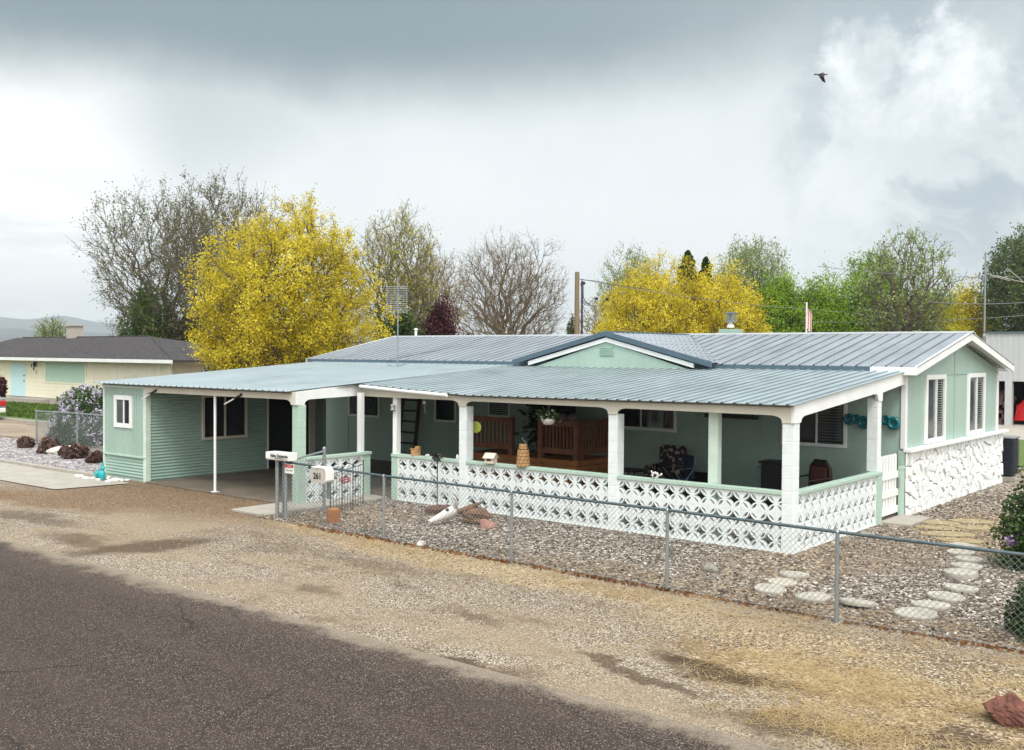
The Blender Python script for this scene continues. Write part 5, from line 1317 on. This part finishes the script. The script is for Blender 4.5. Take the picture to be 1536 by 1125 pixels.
# car at the left edge
car = empty('parked_car', (-42.2, 5.9, 0), label='silver car mostly out of frame at the left edge, red tail lamp showing', cat='car')
PB = [(-4.4, .30), (-4.45, .62), (-3.9, .78), (-3.0, .86), (-2.2, 1.32), (-.95, 1.36), (-.35, .98), (-.02, .93), (.02, .55), (-.02, .28)]
MB().prism(PB, 'y', -.82, .82).build('body', M('silver_car_paint', (.42, .44, .47), .3, .6, var=.03), car, local=True, bevel=.05)
MB().prism([(-2.75, .92), (-2.15, 1.27), (-1.0, 1.3), (-.5, .96)], 'y', -.83, .83).build('side_window', m_glass, car, local=True)
for x in (-3.6, -.85):
    for y in (-.8, .8):
        wh = MB().lathe([(.20, -.1), (.32, -.09), (.32, .09), (.20, .1)], n=18); w_ = wh.build('wheel', m_black, car, local=True); w_.location = (x, y, .32); w_.rotation_euler = (R(90), 0, 0)
        MB().lathe([(.19, -.105), (.19, .105)], n=12).build('rim', m_galv, w_, local=True)
MB().box(-.10, .04, -.84, -.45, .62, .86).build('tail_lamp', m_red, car, local=True, bevel=.02); MB().box(-.10, .04, .45, .84, .62, .86).build('tail_lamp', m_red, car, local=True, bevel=.02)
MB().box(-.1, .08, -.8, .8, .32, .52).build('bumper', m_plain, car, local=True, bevel=.03)
car.location = (-40.35, 5.0, .016); car.rotation_euler = (0, 0, R(8))

# ------------------------------------------------------------------ grey metal building (right)
rb = empty('metal_building', (2, 38, 0), label='grey ribbed metal building with open bays at the right edge', cat='building')
gm_ = MB().box(-6.2, 16, 35.0, 35.02, 2.05, 4.25); x = -6.2
while x < 15.9: gm_.box(x, x + .09, 34.975, 35.0, 2.05, 4.25); x += .24
gm_.build('front_panel', m_grey, rb)
MB().box(-6.3, 16, 34.9, 35.1, 4.25, 4.32).build('roof_edge', m_slate, rb)
MB().box(-6.2, 16, 35.1, 42, 4.1, 4.2).build('roof', m_grey, rb)
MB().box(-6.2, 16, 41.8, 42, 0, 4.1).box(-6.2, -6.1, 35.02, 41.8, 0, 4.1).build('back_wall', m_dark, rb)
for x in (-5.35, -1.4, 2.6): MB().box(x, x + .3, 34.95, 35.25, 0, 2.05).build('post', m_grey, rb)
q = random.Random(5); b = MB()
for k in range(26): x = q.uniform(-6.1, -5.4); z = q.uniform(0, 1.8); b.box(x, x + q.uniform(.1, .35), 35.3 + q.uniform(0, .4), 36.2, z, z + q.uniform(.1, .3))
o = place_origin(b.build('firewood_stack', M('stacked_timber', (.16, .10, .085), .9, var=.5, sc=3)), (-5.7, 35.8, 0)); tag(o, 'stack of brown timber inside the left bay of the metal building', 'firewood')
cr2 = empty('red_vehicle', (-3.6, 36.5, 0), label='bright red car nose inside the open bay of the metal building', cat='car')
MB().prism([(-.05, .3), (0, .9), (.25, 1.15), (1.2, 1.25), (1.8, 1.7), (3.2, 1.75), (4.2, 1.2), (4.4, .4)], 'y', -.8, .8).build('body', M('red_car_paint', (.55, .015, .02), .3, .0, var=.03), cr2, local=True, bevel=.08)
for x in (.8, 3.4):
    for y in (-.8, .8): w_ = MB().lathe([(.2, -.1), (.34, -.09), (.34, .09), (.2, .1)], n=16).build('wheel', m_black, cr2, local=True); w_.location = (x, y, .34); w_.rotation_euler = (R(90), 0, 0)
MB().prism([(1.3, 1.25), (1.85, 1.66), (3.1, 1.7), (3.9, 1.25)], 'y', -.81, .81).build('side_window', m_glass, cr2, local=True)
cr2.location = (-5.0, 36.6, 0)

# ------------------------------------------------------------------ poles, wires, flag, bird
up = empty('utility_pole', (-19.7, 21.3, 0), label='brown wooden utility pole with drooping service wires above the roof', cat='utility pole')
MB().tube([(-19.63, 21.29, 0), (-19.63, 21.29, 6.79)], [.13, .10], 12).build('pole', m_pole, up)
MB().tube([(-19.43, 21.4, 3), (-19.44, 21.4, 6.4)], .045, 6).build('conduit', m_char, up)
wr = MB(); u_ = Vector((.7725, .635, 0)); b0 = Vector((-19.63, 21.29, 0))
def W(a, z): v = b0 + u_ * a; return (v.x, v.y, z)
wr.tube([W(.15, 6.3), W(.3, 5.6), W(.5, 5.35), W(.8, 5.7)], .014, 5).tube([W(.15, 5.5), W(.5, 5.3), W(.62, 5.5), W(.9, 5.45)], .014, 5).tube([W(.3, 6.35), W(.28, 5.7), W(.42, 5.38)], .012, 5).tube([W(.15, 5.6), W(.7, 5.28), W(1.05, 5.3), W(1.35, 5.62)], .016, 5).tube([W(.15, 6.45), W(.8, 6.4), W(1.6, 6.25), W(3.5, 6.0)], .014, 5).tube([W(.9, 5.5), W(1.0, 6.0), W(1.1, 6.38)], .01, 5).tube([W(1.35, 5.6), W(1.55, 6.0), W(1.5, 6.28)], .01, 5)
wr.ball(W(.85, 5.62), .07).ball(W(1.33, 5.60), .07).ball(W(.3, 6.3), .07)
wr.build('wires', m_black, up)
fp_ = empty('flagpole', (-17.96, 42.07, 0), label='white flagpole with a limp striped flag behind the roof', cat='flagpole')
MB().tube([(-17.96, 42.07, 0), (-17.96, 42.07, 6.3)], .05, 8).build('pole', m_plain, fp_)
fg = NT('striped_flag'); wv = fg.node('ShaderNodeTexWave', bands_direction='X'); fg.link(fg.stretch(fg.pos(), (2.2, 2.2, .35)), wv.inputs[0]); wv.inputs['Scale'].default_value = 1.6
fgm = fg.done(fg.ramp(wv.outputs[0], [(.45, (.42, .06, .07)), (.55, (.7, .66, .64))]), .8)
V = []; F = []; n = 7
for i in range(n):
    for k in range(6): a = i / (n - 1); z = 5.95 - k * .24 - a * .30; x = .06 + a * .28 * (1 - k * .06); V.append((-17.96 + u_.x * x + .1 * math.sin(i * 2.1), 42.07 + u_.y * x - .1 * math.sin(i * 2.1 + k * .3), z))
for i in range(n - 1):
    for k in range(5): F.append((i * 6 + k, (i + 1) * 6 + k, (i + 1) * 6 + k + 1, i * 6 + k + 1))
fo = MB().add(V, F).build('flag', fgm, fp_); sdm = fo.modifiers.new('thick', 'SOLIDIFY'); sdm.thickness = .01
MB().add([V[0], V[12], V[14], V[2]], [(0, 1, 2, 3)]).build('canton', M('flag_blue', (.03, .04, .12), .8), fo).location = (.01, -.03, 0)
p2_ = empty('utility_pole', (-16.24, 69.4, 0), label='distant utility pole with transformer can left of the tall thin pole', cat='utility pole')
MB().tube([(-16.24, 69.43, 0), (-16.24, 69.43, 8.1)], .17, 8).build('pole', m_pole, p2_)
MB().tube([(-16.9, 69.3, 5.2), (-16.9, 69.3, 6.1)], .22, 10).build('transformer', m_galv, p2_)
MB().tube([(-17.6, 68.8, 7.2), (-16.24, 69.43, 7.3)], .05, 5).build('arm', m_galv, p2_)
p3_ = empty('antenna_mast', (-7.09, 38.1, 0), label='tall thin metal mast with a side antenna by the metal building', cat='mast')
MB().tube([(-7.09, 38.09, 0), (-7.09, 38.09, 4.2), (-7.09, 38.09, 4.3), (-7.09, 38.09, 8.3)], [.09, .09, .045, .04], 7).build('mast', m_galv, p3_)
b = MB(); c = Vector((-7.09, 38.09, 7.25))
for a in (.25, .55): b.tube([tuple(c + u_ * a + Vector((0, 0, -.1))), tuple(c + u_ * (a + 1.0) + Vector((0, 0, -.35)))], .011, 5)
b.tube([tuple(c), tuple(c + u_ * 1.9 + Vector((0, 0, -.42)))], .013, 5).tube([tuple(c + u_ * 1.1 + Vector((0, 0, .25))), tuple(c + u_ * 1.9 + Vector((0, 0, -.42)))], .014, 5).tube([tuple(c + u_ * 1.1 + Vector((0, 0, .25))), tuple(c + u_ * .9 + Vector((0, 0, .05))), tuple(c + u_ * 1.0 + Vector((0, 0, -.15)))], .011, 5)
b.build('antenna', m_tan, p3_)
def wire(pts, r, label, sag=.2):
    P = []
    for a, b_ in zip(pts, pts[1:]):
        for k in range(10):
            t_ = k / 10; p = Vector(a).lerp(Vector(b_), t_); p.z -= sag * 4 * t_ * (1 - t_); P.append(p)
    P.append(Vector(pts[-1])); o = MB().tube(P, r, 4).build('power_line', M('wire_grey', (.16, .16, .17), .6) if 'wire_grey' not in bpy.data.materials else bpy.data.materials['wire_grey'])
    tag(place_origin(o, pts[0]), label, 'wire', 'overhead wires')
wire([(-13.9, 34.0, 7.65), (-5.5, 39.4, 7.55 - .45), (4, 45, 7.2)], .014, 'upper overhead wire running past the top of the thin mast')
wire([(-19.6, 21.3, 6.5), (-17.96, 42, 5.9), (-16.24, 69.4, 6.6)], .012, 'overhead wire from the wooden pole toward the distant transformer pole')
wire([(-20.5, 47, 5.35), (-7.09, 47, 5.5), (8, 47, 5.6)], .018, 'lowest long overhead wire crossing behind the green trees')
wire([(-12, 45, 6.3), (-6, 49, 6.45), (6, 56, 6.9)], .018, 'overhead wire crossing the dark tree at the right edge')
bd = empty('bird', (-5.38, 13.71, 11.45), label='dark bird in flight with drooping wings in the upper right sky', cat='bird')
bvec = u_
b = MB()
def bp_(a, z, d=0): return (bvec.x * a - .635 * d, bvec.y * a + .7725 * d, z)
V = []; secs = [(.20, .0, .006), (.14, .01, .022), (.05, .0, .04), (-.05, -.01, .038), (-.13, .0, .02), (-.20, .01, .03)]
n = 8
for (a, z, r_) in secs:
    for k in range(n): th = 6.283 * k / n; p = bp_(a, z + r_ * .8 * math.sin(th), r_ * math.cos(th)); V.append(p)
F = []
for i in range(len(secs) - 1):
    for k in range(n): F.append((i * n + k, i * n + (k + 1) % n, (i + 1) * n + (k + 1) % n, (i + 1) * n + k))
F += [tuple(range(n)), tuple((len(secs) - 1) * n + k for k in range(n))]
body = MB().add(V, F).build('body', m_char, bd, smooth=True, local=True)
m_wing = M('dark_feathers', (.035, .028, .032), .8)
def wing(pts, th=.012):
    V = [tuple(p) for p in pts] + [(p[0], p[1], p[2] - th) for p in pts]; k = len(pts)
    F = [tuple(range(k)), tuple(range(2 * k - 1, k - 1, -1))] + [(i, (i + 1) % k, (i + 1) % k + k, i + k) for i in range(k)]
    MB().add(V, F).build('wing', m_wing, body, local=True)
wing([bp_(.06, .01, -.02), bp_(.02, .02, -.18), bp_(-.06, -.05, -.34), bp_(-.02, -.14, -.42), bp_(-.10, -.17, -.38), bp_(-.14, -.06, -.25), bp_(-.1, .0, -.03)])
wing([bp_(.06, .01, .02), bp_(.12, .02, .16), bp_(.20, -.06, .30), bp_(.25, -.13, .38), bp_(.14, -.10, .33), bp_(.02, -.02, .2), bp_(-.06, .0, .03)])

# ------------------------------------------------------------------ air
hz = MB().box(-6200, 1500, -60, 5200, -1.0 - 3, 330).build('haze', bpy.data.materials.new('haze_air')); tag(hz, kind='stuff')
hm = hz.data.materials[0]; hm.use_nodes = True; ht = hm.node_tree; ht.nodes.remove(ht.nodes['Principled BSDF'])
pv = ht.nodes.new('ShaderNodeVolumePrincipled'); pv.inputs['Color'].default_value = (.80, .88, .95, 1); pv.inputs['Density'].default_value = .00022; pv.inputs['Anisotropy'].default_value = 0.
ht.links.new(pv.outputs[0], ht.nodes['Material Output'].inputs['Volume'])

# ------------------------------------------------------------------ sky and light
W_ = bpy.data.worlds.new('World'); S.world = W_; W_.use_nodes = True
class WT(NT):
    def __init__(s, w):
        s.t = w.node_tree; s.n = s.t.nodes; s.l = s.t.links; s._pos = s.node('ShaderNodeTexCoord').outputs['Generated']
w = WT(W_)
SUN_EL, SUN_AZ = 55, 138   # azimuth in degrees clockwise from +Y
sky = w.node('ShaderNodeTexSky', sky_type='NISHITA'); sky.sun_disc = False; sky.sun_elevation = R(SUN_EL); sky.sun_rotation = R(SUN_AZ)
skyc = w.vmath('MULTIPLY', sky.outputs[0], (.1, .1, .1))
P0 = w.pos()
warp = w.vmath('SUBTRACT', w.noise(2.6, 6, .6, col=True), (.5, .5, .5))
Pw = w.vmath('NORMALIZE', w.vmath('ADD', P0, w.vmath('MULTIPLY', warp, (.22, .22, .22))))
warpf = w.vmath('SUBTRACT', w.noise(9, 6, .65, col=True), (.5, .5, .5))
Pf = w.vmath('NORMALIZE', w.vmath('ADD', Pw, w.vmath('MULTIPLY', warpf, (.10, .10, .10))))
def lobe(vec, d, a0, a1):
    """1 inside angle a1 (deg) of direction d, fading to 0 at a0"""
    v = Vector(d).normalized(); dp = w.vmath('DOT_PRODUCT', vec, tuple(v)); return smooth(w, dp, math.cos(R(a0)), math.cos(R(a1)))
sepw = w.node('ShaderNodeSeparateXYZ'); w.link(Pw, sepw.inputs[0]); el_ = sepw.outputs[2]
sep0 = w.node('ShaderNodeSeparateXYZ'); w.link(P0, sep0.inputs[0])
base = w.ramp(el_, [(.0, (.98, 1.02, 1.01)), (.07, (.96, 1.0, .995)), (.15, (.94, .97, .965)), (.24, (.82, .865, .87)), (.34, (.55, .63, .65)), (.8, (.9, .94, .96))])
base = w.mix(w.math('MULTIPLY', smooth(w, w.noise(3.2, 5, .6), .42, .68), .22), base, w.vmath('MULTIPLY', base, (.82, .85, .875)))
Pl = w.vmath('NORMALIZE', w.vmath('ADD', P0, w.vmath('MULTIPLY', warp, (.09, .09, .09))))
sepl = w.node('ShaderNodeSeparateXYZ'); w.link(Pl, sepl.inputs[0])
base = w.mix(w.math('MULTIPLY', lobe(Pl, (-.915, .385, .145), 10, 1), .8), base, (1.25, 1.24, 1.2))
# dark grey-teal bank across the top, lowest at the left
left = smooth(w, w.vmath('DOT_PRODUCT', Pl, tuple(Vector((-.84, .54, 0)).normalized())), .70, .96)
elq = w.math('ADD', sepl.outputs[2], w.math('MULTIPLY', left, .05))
band = w.math('MULTIPLY', smooth(w, elq, .255, .345), smooth(w, sepl.outputs[2], .75, .5))
band = w.math('MULTIPLY', band, w.math('ADD', w.math('MULTIPLY', left, .55), .45))
dk1 = w.math('MAXIMUM', band, w.math('MULTIPLY', lobe(Pl, (-.80, .53, .262), 7.5, 1.), .32))
base = w.mix(w.math('MULTIPLY', dk1, .95), base, (.19, .265, .29))
# streaks of grey low on the left
stv = w.noise(5, 4, .6, vec=w.stretch(P0, (1, 1, 7)))
base = w.mix(w.math('MULTIPLY', w.math('MULTIPLY', lobe(P0, (-.90, .43, .05), 9, 3), smooth(w, stv, .45, .6)), .35), base, (.68, .70, .70))
# grey-blue broken cloud on the right with bright cumulus
brk = smooth(w, w.noise(7, 6, .62, vec=Pw), .44, .58)
dk2 = w.math('MULTIPLY', lobe(Pw, (-.245, .94, .215), 11.5, 4), w.math('ADD', w.math('MULTIPLY', brk, .75), .25))
base = w.mix(w.math('MULTIPLY', dk2, .88), base, (.36, .45, .50))
Pg = w.vmath('NORMALIZE', w.vmath('ADD', Pf, w.vmath('MULTIPLY', w.vmath('SUBTRACT', w.noise(15, 6, .7, col=True), (.5, .5, .5)), (.10, .10, .10))))
cum = w.math('MAXIMUM', lobe(Pg, (-.300, .921, .248), 3.9, .2), w.math('MAXIMUM', lobe(Pg, (-.262, .930, .262), 3.2, .3), w.math('MULTIPLY', lobe(Pg, (-.335, .925, .19), 4.0, .6), .4)))
cum = w.math('MULTIPLY', w.math('MULTIPLY', cum, smooth(w, w.noise(11, 6, .62), .30, .62)), .85)
base = w.mix(cum, base, (1.15, 1.18, 1.18))
base = w.mix(w.math('MULTIPLY', lobe(Pf, (-.195, .972, .125), 3.6, 1.8), .6), base, (1., 1.02, 1.02))
# unseen low sky behind the camera, darkened to keep the porch dim
low = w.math('MULTIPLY', smooth(w, w.vmath('DOT_PRODUCT', P0, tuple(Vector((.634, -.772, 0)).normalized())), -.05, .5), smooth(w, sep0.outputs[2], .70, .40))
base = w.mix(w.math('MULTIPLY', low, .92), base, (.19, .215, .23))
# unseen sky above and behind the camera, brightened to add light on the walls
behind = w.math('MULTIPLY', smooth(w, w.vmath('DOT_PRODUCT', P0, tuple(Vector((.45, -.35, .85)).normalized())), .35, .95), 1.0)
base = w.mix(behind, base, (2.9, 2.85, 2.74))
# below the horizon
base = w.mix(smooth(w, sep0.outputs[2], -.0, -.03), base, (.20, .18, .15))
mixc = w.mix(.93, skyc, base)
bgn = W_.node_tree.nodes['Background']; w.link(mixc, bgn.inputs[0]); bgn.inputs[1].default_value = 1.0
sl = bpy.data.lights.new('sun', 'SUN'); so = bpy.data.objects.new('sun', sl); COL.objects.link(so)
sl.energy = 1.5; sl.angle = R(14); sl.color = (1, .98, .945)
az, el0 = R(SUN_AZ), R(SUN_EL)
sd_ = Vector((math.sin(az) * math.cos(el0), math.cos(az) * math.cos(el0), math.sin(el0)))
so.rotation_euler = sd_.to_track_quat('Z', 'Y').to_euler(); so.location = sd_ * 50
vs = S.view_settings; vs.view_transform = 'Standard'; vs.look = 'None'; vs.gamma = 1; vs.exposure = .2
for m in bpy.data.materials: m.use_fake_user = False
for o in list(S.objects):
    if 'origin' in o: del o['origin']
